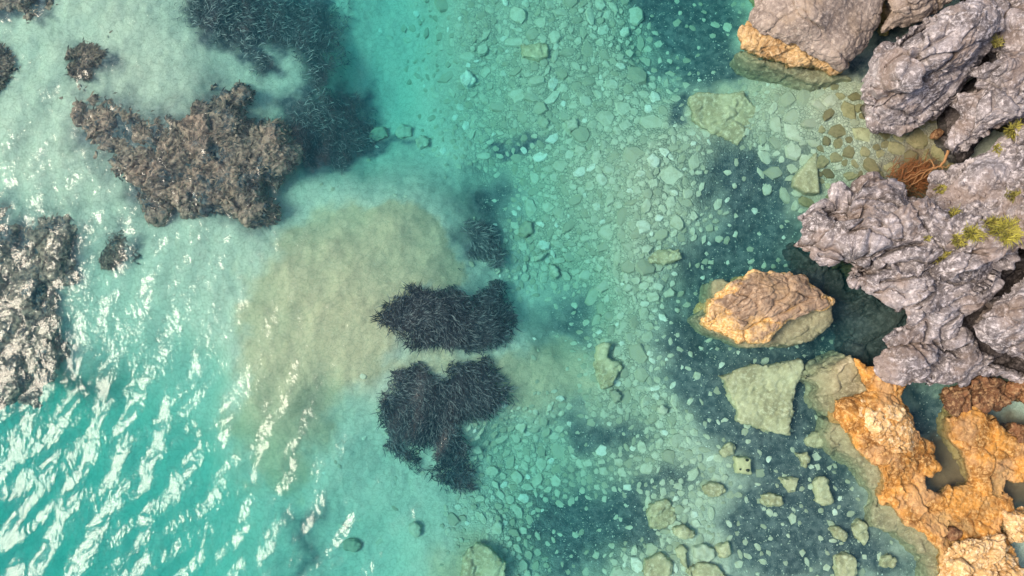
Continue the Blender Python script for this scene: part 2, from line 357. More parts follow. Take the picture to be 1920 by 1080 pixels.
# ------------------------------------------------------------------ water
WX = line(-17, 16, .07, 50); WY = line(-10, 11.5, .07, 45)
wxg, wyg = np.meshgrid(WX, WY, indexing='ij'); wq = xyz(wxg, wyg)
wpx_, wpy_ = topx(wq[:, 0], wq[:, 1], 0)
rough_sea = sstep(1150, 250, wpx_ + .25 * (540 - wpy_))
h = np.zeros(len(wq)); r2 = np.random.default_rng(5)
for k in range(40):                                   # short crested wavelets that run towards the lower right
    lam = .36 * (3.6 ** r2.random()); ang = R(-38) + r2.normal() * .42; kk = 2 * math.pi / lam
    dx, dy = math.cos(ang), math.sin(ang)
    wob = .25 * gnoise(wq * .5, 61)
    h += lam * .0042 * np.sin(kk * (dx * (wq[:, 0] + wob) + dy * (wq[:, 1] + wob)) + r2.random() * 6.28)
h *= (.10 + .9 * rough_sea) * (1 + .7 * gnoise(wq * .45 + 5, 66))
h = np.clip(h, -.08, .08)
ni, nj = wxg.shape
top = np.stack([wq[:, 0], wq[:, 1], h], 1)
ti = np.arange(ni * nj).reshape(ni, nj)
tq = np.stack([ti[:-1, :-1], ti[1:, :-1], ti[1:, 1:], ti[:-1, 1:]], -1).reshape(-1, 4)
rim = np.concatenate([ti[:, 0], ti[-1, 1:], ti[-2::-1, -1], ti[0, -2:0:-1]])
base = len(top); low = top[rim].copy(); low[:, 2] = -9
ri = np.arange(len(rim)); rn = (ri + 1) % len(rim)
side = np.stack([rim[ri], base + ri, base + rn, rim[rn]], 1)
cidx = base + len(rim); Vw = np.concatenate([top, low, [[0, 0, -9.0]]])
fan = np.stack([base + ri, np.full(len(ri), cidx), base + rn], 1)
calm = np.concatenate([.16 + .84 * rough_sea, np.zeros(len(rim) + 1)])
obj('water', mesh_np('water', Vw, [tq, side, fan], True, {'calm': calm}), M['water'], kind='structure')

# ------------------------------------------------------------------ rocks: an implicit solid, meshed by surface nets, then roughened
def surface_nets(F, org, vs):
    S = F < 0
    nx, ny, nz = F.shape
    c = np.zeros((nx - 1, ny - 1, nz - 1), np.int8)
    for a in (0, 1):
        for b in (0, 1):
            for d in (0, 1): c += S[a:nx - 1 + a, b:ny - 1 + b, d:nz - 1 + d]
    act = (c > 0) & (c < 8); I = np.argwhere(act)
    vid = np.full(act.shape, -1, np.int32); vid[act] = np.arange(len(I))
    acc = np.zeros((len(I), 3)); cnt = np.zeros(len(I))
    cor = [(a, b, d) for a in (0, 1) for b in (0, 1) for d in (0, 1)]
    for A in cor:
        for ax in range(3):
            if A[ax]: continue
            B = list(A); B[ax] = 1
            fa = F[I[:, 0] + A[0], I[:, 1] + A[1], I[:, 2] + A[2]]; fb = F[I[:, 0] + B[0], I[:, 1] + B[1], I[:, 2] + B[2]]
            m = (fa < 0) != (fb < 0); t = np.where(m, fa / np.where(m, fa - fb, 1), 0)
            p = np.array(A, float) + t[:, None] * (np.array(B) - np.array(A))
            acc += p * m[:, None]; cnt += m
    V = (I + acc / cnt[:, None]) * vs + org
    Q = []
    for ax in range(3):
        sl0 = [slice(1, -1)] * 3; sl0[ax] = slice(0, -1); sl1 = list(sl0); sl1[ax] = slice(1, None)
        s0 = S[tuple(sl0)]; s1 = S[tuple(sl1)]
        E = np.argwhere(s0 != s1)
        if not len(E): continue
        inside = s0[tuple(E.T)]
        off = np.array([1, 1, 1]); off[ax] = 0; E = E + off
        u, v = [(1, 2), (2, 0), (0, 1)][ax]
        def cell(du, dv):
            e = E.copy(); e[:, u] -= du; e[:, v] -= dv; return vid[e[:, 0], e[:, 1], e[:, 2]]
        f = np.stack([cell(1, 1), cell(0, 1), cell(0, 0), cell(1, 0)], 1)
        f[~inside] = f[~inside][:, ::-1]; Q.append(f)
    return V, np.concatenate(Q)
def vnormals(V, Q):
    n = np.cross(V[Q[:, 2]] - V[Q[:, 0]], V[Q[:, 3]] - V[Q[:, 1]]); N = np.zeros_like(V)
    for k in range(4): np.add.at(N, Q[:, k], n)
    return N / (np.linalg.norm(N, axis=1, keepdims=True) + 1e-9)
def refine(V, Q):
    """every quad into four"""
    E = np.sort(np.concatenate([Q[:, [0, 1]], Q[:, [1, 2]], Q[:, [2, 3]], Q[:, [3, 0]]]), axis=1)
    U, inv = np.unique(E[:, 0].astype(np.int64) * len(V) + E[:, 1], return_inverse=True); inv = inv.ravel()
    m = len(Q); mid = .5 * (V[U // len(V)] + V[U % len(V)]); cen = V[Q].mean(1)
    e = [len(V) + inv[k * m:(k + 1) * m] for k in range(4)]; c = len(V) + len(U) + np.arange(m)
    W = np.concatenate([V, mid, cen])
    return W, np.concatenate([np.stack([Q[:, 0], e[0], c, e[3]], 1), np.stack([e[0], Q[:, 1], e[1], c], 1), np.stack([c, e[1], Q[:, 2], e[2]], 1), np.stack([e[3], c, e[2], Q[:, 3]], 1)])
def rough(V, N, seed, big=.9, a_big=.10, med=.34, a_med=.04, crack=.07, strata=.03, ang=35, fine=.02, pits=0.0, stretch=2.0):
    ca, sa = math.cos(R(ang)), math.sin(R(ang))
    P = V + .10 * np.stack([fbm(V * 1.2 + s, 4, seed + s, .6) for s in (0, 20, 40)], 1)
    L = np.stack([(P[:, 0] * ca + P[:, 1] * sa) / stretch, -P[:, 0] * sa + P[:, 1] * ca, P[:, 2] * 1.1], 1)
    F1, F2, D, r = voro(L / big, seed + 1)
    d = a_big * (r[:, 0] * .6 + 2.0 * (D * r).sum(1))
    e = (F2 - F1) * big; cut = .35 + .65 * sstep(-.3, .3, fbm(V * 1.3 + 4, 2, seed + 19))
    d -= crack * cut * (1.7 * np.exp(-(e / .032) ** 2) + .45 * np.exp(-(e / .10) ** 2))
    F1, F2, D, r = voro(L / med + 3.3, seed + 2)
    on = sstep(-.25, .3, fbm(V * .9, 2, seed + 9)); e = (F2 - F1) * med
    d += a_med * (r[:, 0] * .6 + 2.0 * (D * r).sum(1)) * (.4 + .6 * on)
    d -= crack * .8 * on * np.exp(-(e / .02) ** 2)
    F1, F2, D, r = voro(L / (med * .42) + 7.7, seed + 3)
    d += a_med * .3 * (r[:, 0] * .6 + 2.0 * (D * r).sum(1)); e = (F2 - F1) * med * .42
    d -= crack * .16 * np.exp(-(e / .014) ** 2)
    T = np.stack([L[:, 0] * .7, L[:, 1] * 2.5, L[:, 2] * 2.3], 1)
    d += strata * ridged(T, 3, seed + 4) * (.3 + sstep(-.3, .4, fbm(V * .7 + 8, 2, seed + 12)))
    d += fine * fbm(V * 6, 4, seed + 5, .62)
    if pits:
        F1, F2, D, r = voro(V * 6.5, seed + 6); d -= pits * np.exp(-(F1 / .3) ** 2) * (r[:, 0] > -.2)
    return V + N * d[:, None]
def rock(name, poly, ctrl=(), zbot=-2.2, rr=.35, under=.25, vs=.04, seed=1, mat='grey', wob=.10, label=None, cat='rock', group=None, parent=None, holes=(), cracks=(), sub=True, **kw):
    """poly: (px, py, height of the lip); ctrl: (px, py, height of the top)"""
    P = np.array([at(*p) for p in poly]); Cn = np.array([at(*p) for p in ctrl]).reshape(-1, 3)
    lo = P[:, :2].min(0) - .45; hi = P[:, :2].max(0) + .45
    X = np.arange(lo[0], hi[0], vs); Y = np.arange(lo[1], hi[1], vs); x, y = np.meshgrid(X, Y, indexing='ij')
    qq = xyz(x, y)
    wx = x + (wob * fbm(qq * 1.3, 4, seed + 70, .6)).reshape(x.shape); wy = y + (wob * fbm(qq * 1.3 + 30, 4, seed + 80, .6)).reshape(x.shape)
    sd = sdpoly(wx, wy, P[:, :2])
    dense = []                                        # lip points along the edges
    for k in range(len(P)):
        a, b = P[k], P[(k + 1) % len(P)]; m = max(1, int(np.linalg.norm(b - a) / .4))
        for t in range(m): dense.append(a + (b - a) * t / m)
    dense = np.array(dense); src = np.concatenate([dense + [0, 0, rr], Cn]) if len(Cn) else dense + [0, 0, rr]
    wt = np.concatenate([np.ones(len(dense)), np.full(len(Cn), 5.0)])
    num = np.zeros(x.shape); den = np.zeros(x.shape)
    for s, w0 in zip(src, wt):
        w = w0 / ((x - s[0]) ** 2 + (y - s[1]) ** 2 + .06) ** 1.6; num += w * s[2]; den += w
    h0 = num / den
    t = np.clip(-sd / max(rr * 1.4, .05), 0, 1); h = h0 - rr * (1 - np.sqrt(np.clip(1 - (1 - t) ** 2, 0, 1)))
    for hx, hy, hz, rad, dep in holes:
        c = at(hx, hy, hz); h = h - dep * np.exp(-(((x - c[0]) ** 2 + (y - c[1]) ** 2) / rad ** 2) ** 1.5)
    Z = np.arange(zbot - 2 * vs, h.max() + .3, vs)
    lip = h0 - rr
    und = under * sstep(0, .7, lip[:, :, None] - Z[None, None, :]) 
    F = np.maximum(Z[None, None, :] - h[:, :, None], sd[:, :, None] + und)
    F = np.maximum(F, zbot - Z[None, None, :])
    F[:, :, 0] = 1; F[:, :, -1] = 1; F[0] = 1; F[-1] = 1; F[:, 0] = 1; F[:, -1] = 1
    V, Q = surface_nets(F, np.array([X[0], Y[0], Z[0]]), vs)
    if sub: V, Q = refine(V, Q)
    N = vnormals(V, Q); W = V[:, :2] + .05 * np.stack([fbm(V * 2.2 + s_, 4, seed + 90) for s_ in (0, 9)], 1); V = rough(V, N, seed, **kw)
    for pts, dep, wid in cracks:
        C = np.array([at(*p) for p in pts])[:, :2]; d = np.full(len(V), 9.0); step = np.zeros(len(V))
        for a_, b_ in zip(C[:-1], C[1:]):
            e_ = b_ - a_; t_ = np.clip(((W - a_) @ e_) / (e_ @ e_), 0, 1); dd = np.linalg.norm(W - a_ - t_[:, None] * e_, axis=1)
            cr = (e_[0] * (W[:, 1] - a_[1]) - e_[1] * (W[:, 0] - a_[0])) / np.linalg.norm(e_); nr = dd < d; step = np.where(nr, np.sign(cr), step); d = np.minimum(d, dd)
        V -= np.array([0, 0, 1.0]) * (dep * np.exp(-(d / wid) ** 2) * (N[:, 2] > -.2) + .28 * dep * (step < 0) * np.exp(-(d / (6 * wid)) ** 2))[:, None]
    return obj(name, mesh_np(name, V, [Q], True), M[mat], parent, label, cat if label and not parent else None, group)

ROCKS = 'grey rocks of the shore'
boulder = rock('boulder', [(1412,-150,.4),(1410,-10,.4),(1408,40,.4),(1424,66,.4),(1470,84,.4),(1530,108,.35),(1572,132,.25),(1602,115,.3),(1624,95,.4),(1648,45,.6),(1665,0,.8),(1690,-150,1)],
     [(1520,30,1.35),(1560,-60,1.7),(1450,35,.95),(1580,75,1.0),(1440,-80,1.3)], rr=.42, under=.7, seed=10, mat='boulder', a_big=.10, big=1.5, a_med=.012, crack=.03, strata=.010, fine=.022, ang=-40,
     label='smooth brown-grey boulder with a yellow waterline band at the top', cat='boulder')
rock('ledge', [(1402,40,.15),(1384,62,.1),(1391,86,.1),(1430,104,.08),(1480,119,.06),(1530,129,.06),(1574,138,.1),(1592,122,.2),(1540,80,.3),(1480,60,.3),(1430,40,.3)], [(1440,80,.40),(1500,102,.34),(1410,65,.36)], zbot=-.5, rr=.14, under=.15, vs=.035, seed=12, mat='gold', label='golden crusted ledge at the waterline', wob=.06, a_big=.05, big=.5, a_med=.03, med=.2, crack=.03, strata=.015, fine=.04, pits=.015, parent=boulder)
rock('boulder', [(1652,62,.6),(1690,52,.7),(1740,22,.8),(1790,-8,.9),(1820,-150,1),(1680,-150,1),(1660,0,.6)], [(1710,-20,1.6),(1740,-90,1.9)], rr=.35, under=.3, seed=22, mat='boulder', a_big=.12, strata=.03,
     label='dark brown rock wedged behind the two biggest boulders at the top edge', cat='boulder')
rock('boulder', [(1618,150,.6),(1638,112,.7),(1680,70,.9),(1730,30,1.0),(1780,15,1.1),(1830,5,1.2),(1850,30,1.2),(1845,90,1.0),(1832,132,.8),(1792,182,.5),(1750,226,.35),(1700,240,.3),(1640,240,.3),(1620,218,.35),(1616,180,.5)],
     [(1700,130,1.9),(1770,80,2.3),(1665,165,1.4),(1810,50,2.3),(1720,190,1.2)], rr=.55, under=.5, seed=33, mat='grey', a_big=.15, big=1.1, a_med=.03, med=.4, crack=.11, strata=.06, ang=45, stretch=2.3, fine=.014, cracks=[([(1753,78,2.2),(1752,48,2.3),(1764,22,2.2)], .3, .045), ([(1632,134,1.1),(1660,128,1.6),(1690,86,1.8),(1722,55,2),(1752,30,2)], .26, .045), ([(1616,160,1),(1650,166,1.4),(1672,206,1.3)], .2, .04), ([(1690,120,1.9),(1735,95,2.2),(1778,64,2.3)], .18, .035), ([(1660,150,1.5),(1700,160,1.8),(1760,130,2),(1800,90,2)], .2, .04)],
     label='wrinkled lavender-grey egg-shaped boulder leaning between cove and cliff', cat='boulder')
cliff_upper = rock('cliff', [(1868,-150,1.4),(1858,40,1.3),(1862,100,1.1),(1836,140,1.0),(1808,150,1.0),(1806,175,.9),(1775,175,.8),(1771,205,.7),(1785,215,.7),(1768,255,.5),(1770,280,.5),(1800,292,.6),(1850,255,.9),(1925,228,1.4),(2260,228,3),(2260,-150,3)],
     [(1850,200,1.9),(1900,100,2.6),(1820,240,1.5),(1910,190,2.3),(2100,50,3.8)], rr=.3, under=.35, seed=44, a_big=.15, a_med=.035, crack=.11, strata=.06, ang=40, stretch=2.3, fine=.014,
     label='lavender-grey cliff rock in the upper right corner with moss in its cracks', cat='cliff')
headland = rock('headland', [(1495,405,.3),(1515,395,.4),(1560,370,.5),(1620,350,.6),(1660,352,.6),(1690,374,.5),(1715,374,.4),(1745,332,.5),(1790,312,.7),(1830,284,1.0),(1880,254,1.3),(1925,242,1.6),(2260,240,3),(2260,500,3),
     (1930,458,2.0),(1905,474,1.7),(1870,515,1.4),(1835,555,1.1),(1786,588,.9),(1795,620,.7),(1825,660,.5),(1880,690,.4),(1925,698,.4),(2260,800,.6),(2260,830,.5),(1925,712,.3),(1880,706,.3),(1825,705,.3),(1790,722,.3),(1740,736,.25),(1690,708,.3),(1650,692,.3),(1655,660,.5),(1665,625,.7),
     (1690,610,.8),(1682,578,.8),(1640,563,.75),(1590,532,.7),(1570,502,.65),(1540,489,.55),(1507,458,.45),(1500,430,.3)],
     [(1560,420,.95),(1600,420,1.25),(1650,470,1.65),(1610,490,1.3),(1700,420,1.65),(1750,500,2.1),(1740,570,1.8),(1850,440,2.3),(1850,350,1.9),(1780,370,1.3),(1720,640,1.0),(1760,690,.6),(1850,690,.55),(2000,400,3.2),(1820,500,2.1)],
     zbot=-3.4, rr=.28, under=1.1, vs=.04, seed=55, a_big=.20, big=1.15, a_med=.038, med=.36, crack=.12, strata=.07, ang=28, stretch=2.5, fine=.014,
     cracks=[([(1520,404,.8),(1570,382,1),(1620,366,1),(1652,352,1)], .16, .035), ([(1555,398,1),(1600,388,1.2),(1640,374,1.2),(1690,385,1.2)], .16, .03), ([(1500,448,.8),(1550,456,1.1),(1600,470,1.4),(1640,480,1.5),(1662,470,1.6),(1700,462,1.7),(1738,458,1.8)], .30, .045),
       ([(1600,436,1.3),(1632,390,1.4),(1665,396,1.5),(1688,424,1.6),(1699,448,1.7)], .16, .03), ([(1600,437,1.3),(1660,450,1.5),(1700,449,1.7)], .16, .03), ([(1616,512,1.2),(1650,486,1.5),(1690,464,1.7)], .24, .04), ([(1622,512,1.2),(1660,504,1.6),(1690,492,1.8),(1742,486,2)], .28, .045),
       ([(1660,527,1.5),(1720,519,1.9),(1762,500,2.1)], .2, .035), ([(1690,578,1.2),(1722,570,1.6),(1756,552,1.9)], .3, .04), ([(1690,612,1),(1722,612,1.3),(1748,600,1.4)], .26, .04), ([(1714,648,1),(1736,672,.8),(1750,706,.6)], .18, .035), ([(1758,640,1),(1782,655,.9),(1812,642,.9)], .22, .04),
       ([(1790,590,1.4),(1770,610,1.2),(1775,640,1),(1800,660,.8)], .3, .06), ([(1545,470,.9),(1580,478,1.1),(1600,500,1.1)], .2, .035), ([(1700,400,1.6),(1740,430,1.8),(1790,470,2.1),(1850,470,2.2)], .2, .04), ([(1640,545,1),(1680,540,1.5),(1700,555,1.5)], .18, .035), ([(1770,520,2),(1800,540,1.9),(1840,530,1.9)], .2, .04)],
     holes=[(1598,490,1.2,.24,1.3),(1634,502,1.3,.15,.8),(1705,500,1.8,.12,.4)],
     label='big wrinkled grey headland with grass tufts overhanging a dark hollow', cat='headland')
rock('cliff', [(1815,592,1.0),(1848,562,1.2),(1925,508,1.8),(2260,560,3),(2260,790,2),(1925,672,.8),(1895,674,.8),(1850,652,.8),(1830,628,.9)], [(1880,600,2.1),(1920,570,2.4),(2100,650,3.2),(1900,640,1.7)], rr=.3, under=.4, seed=66, a_big=.13, a_med=.035, crack=.10, strata=.06, ang=10, stretch=2.3, fine=.014,
     label='pale lavender rock block split off the headland at the right edge', cat='cliff')
# orange shelf
shelf = rock('rock_shelf', [(1598,672,.12),(1620,690,.15),(1660,690,.2),(1702,715,.2),(1695,745,.15),(1712,790,.12),(1745,830,.08),(1758,880,.02),(1728,897,.0),(1732,912,.0),(1765,928,.0),(1800,912,.0),(1818,905,.0),(1808,862,.05),(1792,835,.08),(1780,795,.15),(1800,765,.2),(1850,765,.2),(1872,800,.15),(1925,835,.1),(1990,860,.1),(1960,900,.0),(1890,905,.0),(1900,950,.05),(1885,1000,.1),(1960,1120,.2),(1772,1120,.15),(1766,1040,.1),(1735,1000,.08),(1690,970,.08),(1655,945,.08),(1655,915,.08),(1650,890,.1),(1620,855,.12),(1590,815,.12),(1562,780,.12),(1562,757,.12),(1580,750,.12),(1605,745,.15),(1622,730,.15),(1606,700,.12)],
     [(1640,780,.62),(1680,820,.55),(1620,770,.5),(1670,850,.4),(1650,710,.4),(1700,920,.22),(1780,970,.08),(1830,960,.08),(1850,850,.3),(1830,790,.35),(1840,1000,.1),(1720,960,.12)], zbot=-1.6, rr=.14, under=.1, vs=.035, seed=77, mat='orange', wob=.12, a_big=.06, big=.7, a_med=.02, med=.25, crack=.025, strata=.012, fine=.028, pits=.015, ang=-50, stretch=1.2,
     label='orange algae-covered rock shelf curling round a muddy pool', cat='rock shelf')
rock('slab', [(1602,768,.28),(1625,752,.3),(1660,752,.3),(1700,775,.3),(1712,808,.3),(1700,850,.25),(1680,868,.25),(1655,848,.25),(1625,815,.25)], [(1650,790,.68),(1685,825,.62)], zbot=-.2, rr=.14, under=0, vs=.025, seed=81, mat='cream', a_big=.05, big=.5, a_med=.03, med=.2, crack=.03, strata=.012, fine=.04, pits=.025,
     label='pale pinkish crusted slab', parent=shelf)
rock('rock', [(1768,1120,.2),(1775,1035,.2),(1800,1018,.25),(1850,1003,.25),(1880,1010,.25),(1892,1040,.2),(1915,1062,.2),(1960,1120,.2)], [(1830,1050,.6),(1860,1090,.6)], zbot=-.6, rr=.18, under=.05, vs=.03, seed=85, mat='cream', a_big=.07, big=.45, a_med=.05, med=.2, crack=.05, fine=.05, pits=.04,
     label='rough cream rock crusted with pits in the lower right corner')
rock('rock', [(1882,985,.15),(1885,965,.15),(1925,958,.2),(1960,980,.2),(1940,1015,.15),(1895,1015,.15)], [(1910,985,.45)], zbot=-.6, rr=.15, under=.05, vs=.03, seed=87, mat='cream', a_big=.06, big=.4, a_med=.05, med=.2, crack=.04, fine=.05, pits=.04,
     label='small knobbly cream rock at the right edge below the grey pool')
rock('rock', [(1772,1000,.05),(1785,988,.08),(1802,996,.08),(1800,1005,.05),(1780,1010,.05)], [(1788,998,.2)], zbot=-.2, rr=.06, under=0, vs=.02, seed=88, mat='rust', wob=.02, a_big=.02, a_med=.015, crack=.01, strata=.01, fine=.01,
     label='small dark stone alone on the wet orange shelf')
rock('rock', [(1775,735,.2),(1830,716,.3),(1880,714,.3),(1930,705,.3),(2000,740,.3),(1925,755,.1),(1900,745,.05),(1880,768,.1),(1835,778,.1),(1795,765,.1)], [(1840,740,.4)], zbot=-1, rr=.15, under=.2, vs=.035, seed=89, mat='rust', a_big=.1, big=.5, a_med=.05, med=.2, crack=.05,
     label='rust-brown rock tucked under the foot of the headland')
rock('rock', [(1880,815,.0),(1900,795,.05),(1930,800,.1),(1960,830,.1),(1925,838,.0),(1890,830,.0)], [(1915,815,.18)], zbot=-.8, rr=.08, under=.05, vs=.03, seed=90, mat='rust', a_big=.04, big=.4, crack=.03,
     label='small reddish rock at the right edge above the grey pool')
# islet
islet = rock('islet', [(1388,522,.08),(1410,507,.1),(1440,508,.1),(1465,515,.12),(1510,517,.12),(1516,535,.15),(1540,555,.12),(1565,563,.08),(1556,576,.08),(1520,582,.15),(1490,595,.15),(1467,606,.12),(1455,625,.08),(1430,645,.04),(1385,647,.04),(1368,630,.03),(1330,616,.03),(1314,605,.03),(1325,585,.05),(1332,560,.08),(1360,537,.1)],
     [(1400,555,.62),(1440,550,.75),(1490,545,.68),(1530,562,.4),(1390,590,.42),(1420,615,.28),(1470,580,.5),(1360,595,.25)], zbot=-1.9, rr=.16, under=.12, vs=.03, seed=91, mat='islet', wob=.06, a_big=.05, big=.6, a_med=.03, med=.25, crack=.05, strata=.02, ang=20,
     label='tan islet rock with a golden lower edge standing alone in the water', cat='islet')
rock('ledge', [(1308,596,-.4),(1330,582,-.4),(1336,530,-.4),(1348,524,-.4),(1385,535,-.2),(1480,530,-.2),(1560,570,-.12),(1562,600,-.3),(1530,637,-.4),(1480,648,-.35),(1400,652,-.2),(1335,622,-.2)], [(1500,610,-.18),(1350,550,-.3)], zbot=-2.2, rr=.08, under=-.02, vs=.04, seed=92, mat='ledge', wob=.06, a_big=.03, a_med=.02, crack=.02, strata=.01, parent=islet)

rock('foot', [(1778,592,.1),(1860,520,.2),(1930,456,.4),(2260,470,1),(2260,800,.5),(1930,702,.1),(1830,690,.05),(1790,640,.05)], [], zbot=-2, rr=.15, under=0, vs=.05, seed=140, mat='gap', a_big=.12, crack=.08, parent=headland, label='rock floor of the crack with its shade painted dark')
rock('foot', [(1852,10,.3),(1842,140,.1),(1768,190,.0),(1758,262,-.1),(1800,300,.05),(1890,210,.4),(1890,10,.5)], [], zbot=-1.2, rr=.15, under=0, vs=.05, seed=141, mat='gap', a_big=.1, crack=.08, parent=cliff_upper, label='rock floor of the crack with its shade painted dark')

rock('foot', [(1484,462,-1.5),(1530,490,-1.4),(1570,525,-1.3),(1640,560,-1.3),(1740,585,-1.3),(1740,690,-1.3),(1640,695,-1.3),(1600,665,-1.4),(1575,600,-1.5),(1535,560,-1.5),(1500,510,-1.5)], [], zbot=-2.6, rr=.3, under=-.3, vs=.05, seed=142, mat='gap', wob=.2, a_big=.08, crack=.05, parent=headland, label='added rock floor with the shade of the overhang in its black colour')  # added floor, its near-black colour paints the shade beneath the headland
rock('ledge', [(1508,706,-.45),(1545,690,-.35),(1592,664,-.1),(1612,690,0),(1625,735,-.05),(1590,752,-.2),(1560,775,-.3),(1545,768,-.35),(1530,750,-.4),(1535,728,-.45)], [(1590,690,-.02)], zbot=-1.8, rr=.07, under=-.1, vs=.04, seed=93, mat='ledge', wob=.1, a_big=.05, big=.5, a_med=.03, crack=.02, strata=.01,
     label='olive sunken ledge', parent=shelf)
rock('ledge', [(1556,790,-.3),(1600,800,-.2),(1650,880,-.2),(1680,950,-.2),(1760,1010,-.2),(1790,1130,-.2),(1750,1130,-.35),(1735,1040,-.4),(1690,1005,-.45),(1640,985,-.5),(1636,925,-.45),(1615,880,-.45),(1570,850,-.4),(1552,818,-.4)], [], zbot=-1.8, rr=.07, under=-.1, vs=.04, seed=94, mat='ledge', wob=.1, a_big=.04, big=.6, a_med=.02, crack=.02, strata=.01,
     label='long beige sunken ledge', parent=shelf)
rock('foot', [(1400,90,-.3),(1430,108,-.3),(1580,140,-.3),(1600,150,-.4),(1540,160,-.5),(1470,140,-.5),(1410,110,-.5)], [], zbot=-1.6, rr=.05, under=-.1, vs=.04, seed=95, mat='ledge', wob=.08, a_big=.03, a_med=.02, crack=.02, strata=.01,
     label='sunken olive foot', parent=boulder)
rock('slab', [(1598,436,1.15),(1632,390,1.2),(1664,397,1.3),(1686,422,1.45),(1697,446,1.5),(1660,450,1.45)], [(1645,425,1.62)], zbot=.9, rr=.10, under=0, vs=.035, seed=130, mat='grey', wob=.04, a_big=.03, big=.5, a_med=.02, med=.2, crack=.03, strata=.012, parent=headland)
rock('slab', [(1700,660,.5),(1718,646,.6),(1740,668,.6),(1752,702,.4),(1735,712,.35),(1708,690,.4)], [(1728,682,.95)], zbot=.2, rr=.1, under=0, vs=.03, seed=131, mat='boulder', wob=.03, a_big=.02, big=.5, a_med=.012, crack=.015, strata=.008, parent=headland)

# ------------------------------------------------------------------ sunken slabs
TAKEN = []                                            # px, py, radius
def slab(poly, label, thick=.16, lift=.14, mat='sunken', seed=1, name='stone', cat='stone', wob=.05, a_big=.025, big=.4, a_med=.02, med=.16, crack=.02, **kw):
    c = np.mean(poly, 0); z = on_bed(*c)[2] + lift
    TAKEN.append((c[0], c[1], .85 * np.sqrt(np.ptp(np.array(poly)[:, 0]) * np.ptp(np.array(poly)[:, 1])) / 2))
    return rock(name, [(a, b, z) for a, b in poly], [(c[0], c[1], z + .09)], zbot=z - thick - .1, rr=.06, under=0, vs=.035, seed=seed, mat=mat, wob=wob, a_big=a_big, big=big, a_med=a_med, med=med, crack=crack, strata=.006, fine=.02, label=label, cat=cat, sub=False, **kw)
slab([(1293,180),(1310,172),(1390,176),(1425,205),(1430,238),(1398,250),(1385,272),(1335,252),(1300,228)], 'broad yellowish sunken slab off the mouth of the cove', seed=101)
slab([(1530,285),(1536,362),(1512,362),(1488,348),(1490,332)], 'pale triangular sunken slab with a straight right edge in the cove', seed=102, mat='sunken', wob=.02, a_big=.008, a_med=.005, crack=.004, lift=.2)
slab([(1348,703),(1372,700),(1415,682),(1440,686),(1480,675),(1503,677),(1506,700),(1490,728),(1487,775),(1482,818),(1430,806),(1381,790),(1384,768),(1366,740),(1360,715)], 'largest square sunken slab, crusted and beige, below the islet', seed=103, thick=.3, lift=.3, pits=.015, wob=.04)
hb = slab([(1378,857),(1408,859),(1410,889),(1379,887)], 'square yellow sunken block with three dark holes', seed=104, mat='block', wob=.03, a_big=.016, big=.25, a_med=.012, crack=.012, lift=.22)
hz = on_bed(1393, 873)[2] + .30
for a, b, r_ in ((1401, 863, .045), (1388, 880, .03), (1402, 882, .05)):
    c = at(a, b, hz); t = np.arange(9) * 2 * math.pi / 9
    obj('hole', mesh_np('hole', np.concatenate([np.stack([c[0] + r_ * np.cos(t) * (1 + .15 * np.sin(3 * t)), c[1] + r_ * .8 * np.sin(t), np.full(9, hz + .012)], 1), np.stack([c[0] + r_ * np.cos(t), c[1] + r_ * .8 * np.sin(t), np.full(9, hz - .05)], 1), [[c[0], c[1], hz + .012]]]),
        [[(k, (k + 1) % 9, 18) for k in range(9)], [(k, k + 9, (k + 1) % 9 + 9, (k + 1) % 9) for k in range(9)]]), M['hole'], hb)
slab([(1218,945),(1250,936),(1268,952),(1272,975),(1245,993),(1217,992),(1216,965)], 'square ochre sunken slab with a raised knob left of the dark gravel', seed=105)
slab([(1262,990),(1285,984),(1306,1000),(1300,1012),(1275,1010),(1263,1003)], 'pale angular stone touching the lower right of the ochre square slab', seed=106)
slab([(1302,1030),(1320,1020),(1340,1028),(1342,1045),(1322,1053),(1302,1047)], 'bright oval sunken stone near the bottom edge right of the ochre slab', seed=107, mat='stone', a_big=.012)
slab([(1268,1030),(1284,1022),(1290,1035),(1290,1068),(1275,1055)], 'tall thin pale stone leaning beside the bright oval stone', seed=108)
slab([(1292,1070),(1315,1054),(1345,1060),(1368,1085),(1350,1130),(1290,1130)], 'broad pale slab cut by the bottom edge under the bright oval stone', seed=109)
slab([(1210,1050),(1240,1035),(1262,1055),(1260,1080),(1230,1090),(1208,1075)], 'yellowish crusted sunken slab at the bottom edge left of the tall thin stone', seed=110)
slab([(1345,1028),(1365,1015),(1370,1035),(1362,1045),(1348,1043)], 'small flat pale stone just right of the bright oval stone', seed=111)
slab([(1318,912),(1335,904),(1355,910),(1360,922),(1340,934),(1322,926)], 'pale pointed stone with a dark dent under the holed block', seed=112)
slab([(1348,848),(1358,832),(1372,826),(1380,838),(1376,850),(1360,858)], 'rounded beige stone touching the upper left of the holed block', seed=113)
slab([(1426,928),(1440,922),(1464,928),(1466,946),(1445,950),(1428,940)], 'beige rounded stone alone in the middle of the dark gravel', seed=114)
slab([(1463,897),(1480,893),(1497,897),(1494,922),(1482,922),(1470,908)], 'wedge-shaped pale stone above the lone beige rounded stone', seed=115)
slab([(1527,905),(1538,894),(1552,900),(1560,925),(1565,940),(1545,946),(1530,938)], 'pear-shaped yellowish sunken stone on dark gravel', seed=116, lift=.2)
slab([(1492,850),(1512,847),(1518,860),(1515,876),(1506,876),(1500,862)], 'small Y-shaped pale stone right of the holed block', seed=117)
slab([(1508,825),(1525,808),(1545,815),(1546,836),(1528,838),(1515,834)], 'jagged beige stone below the corner of the largest square slab', seed=118)
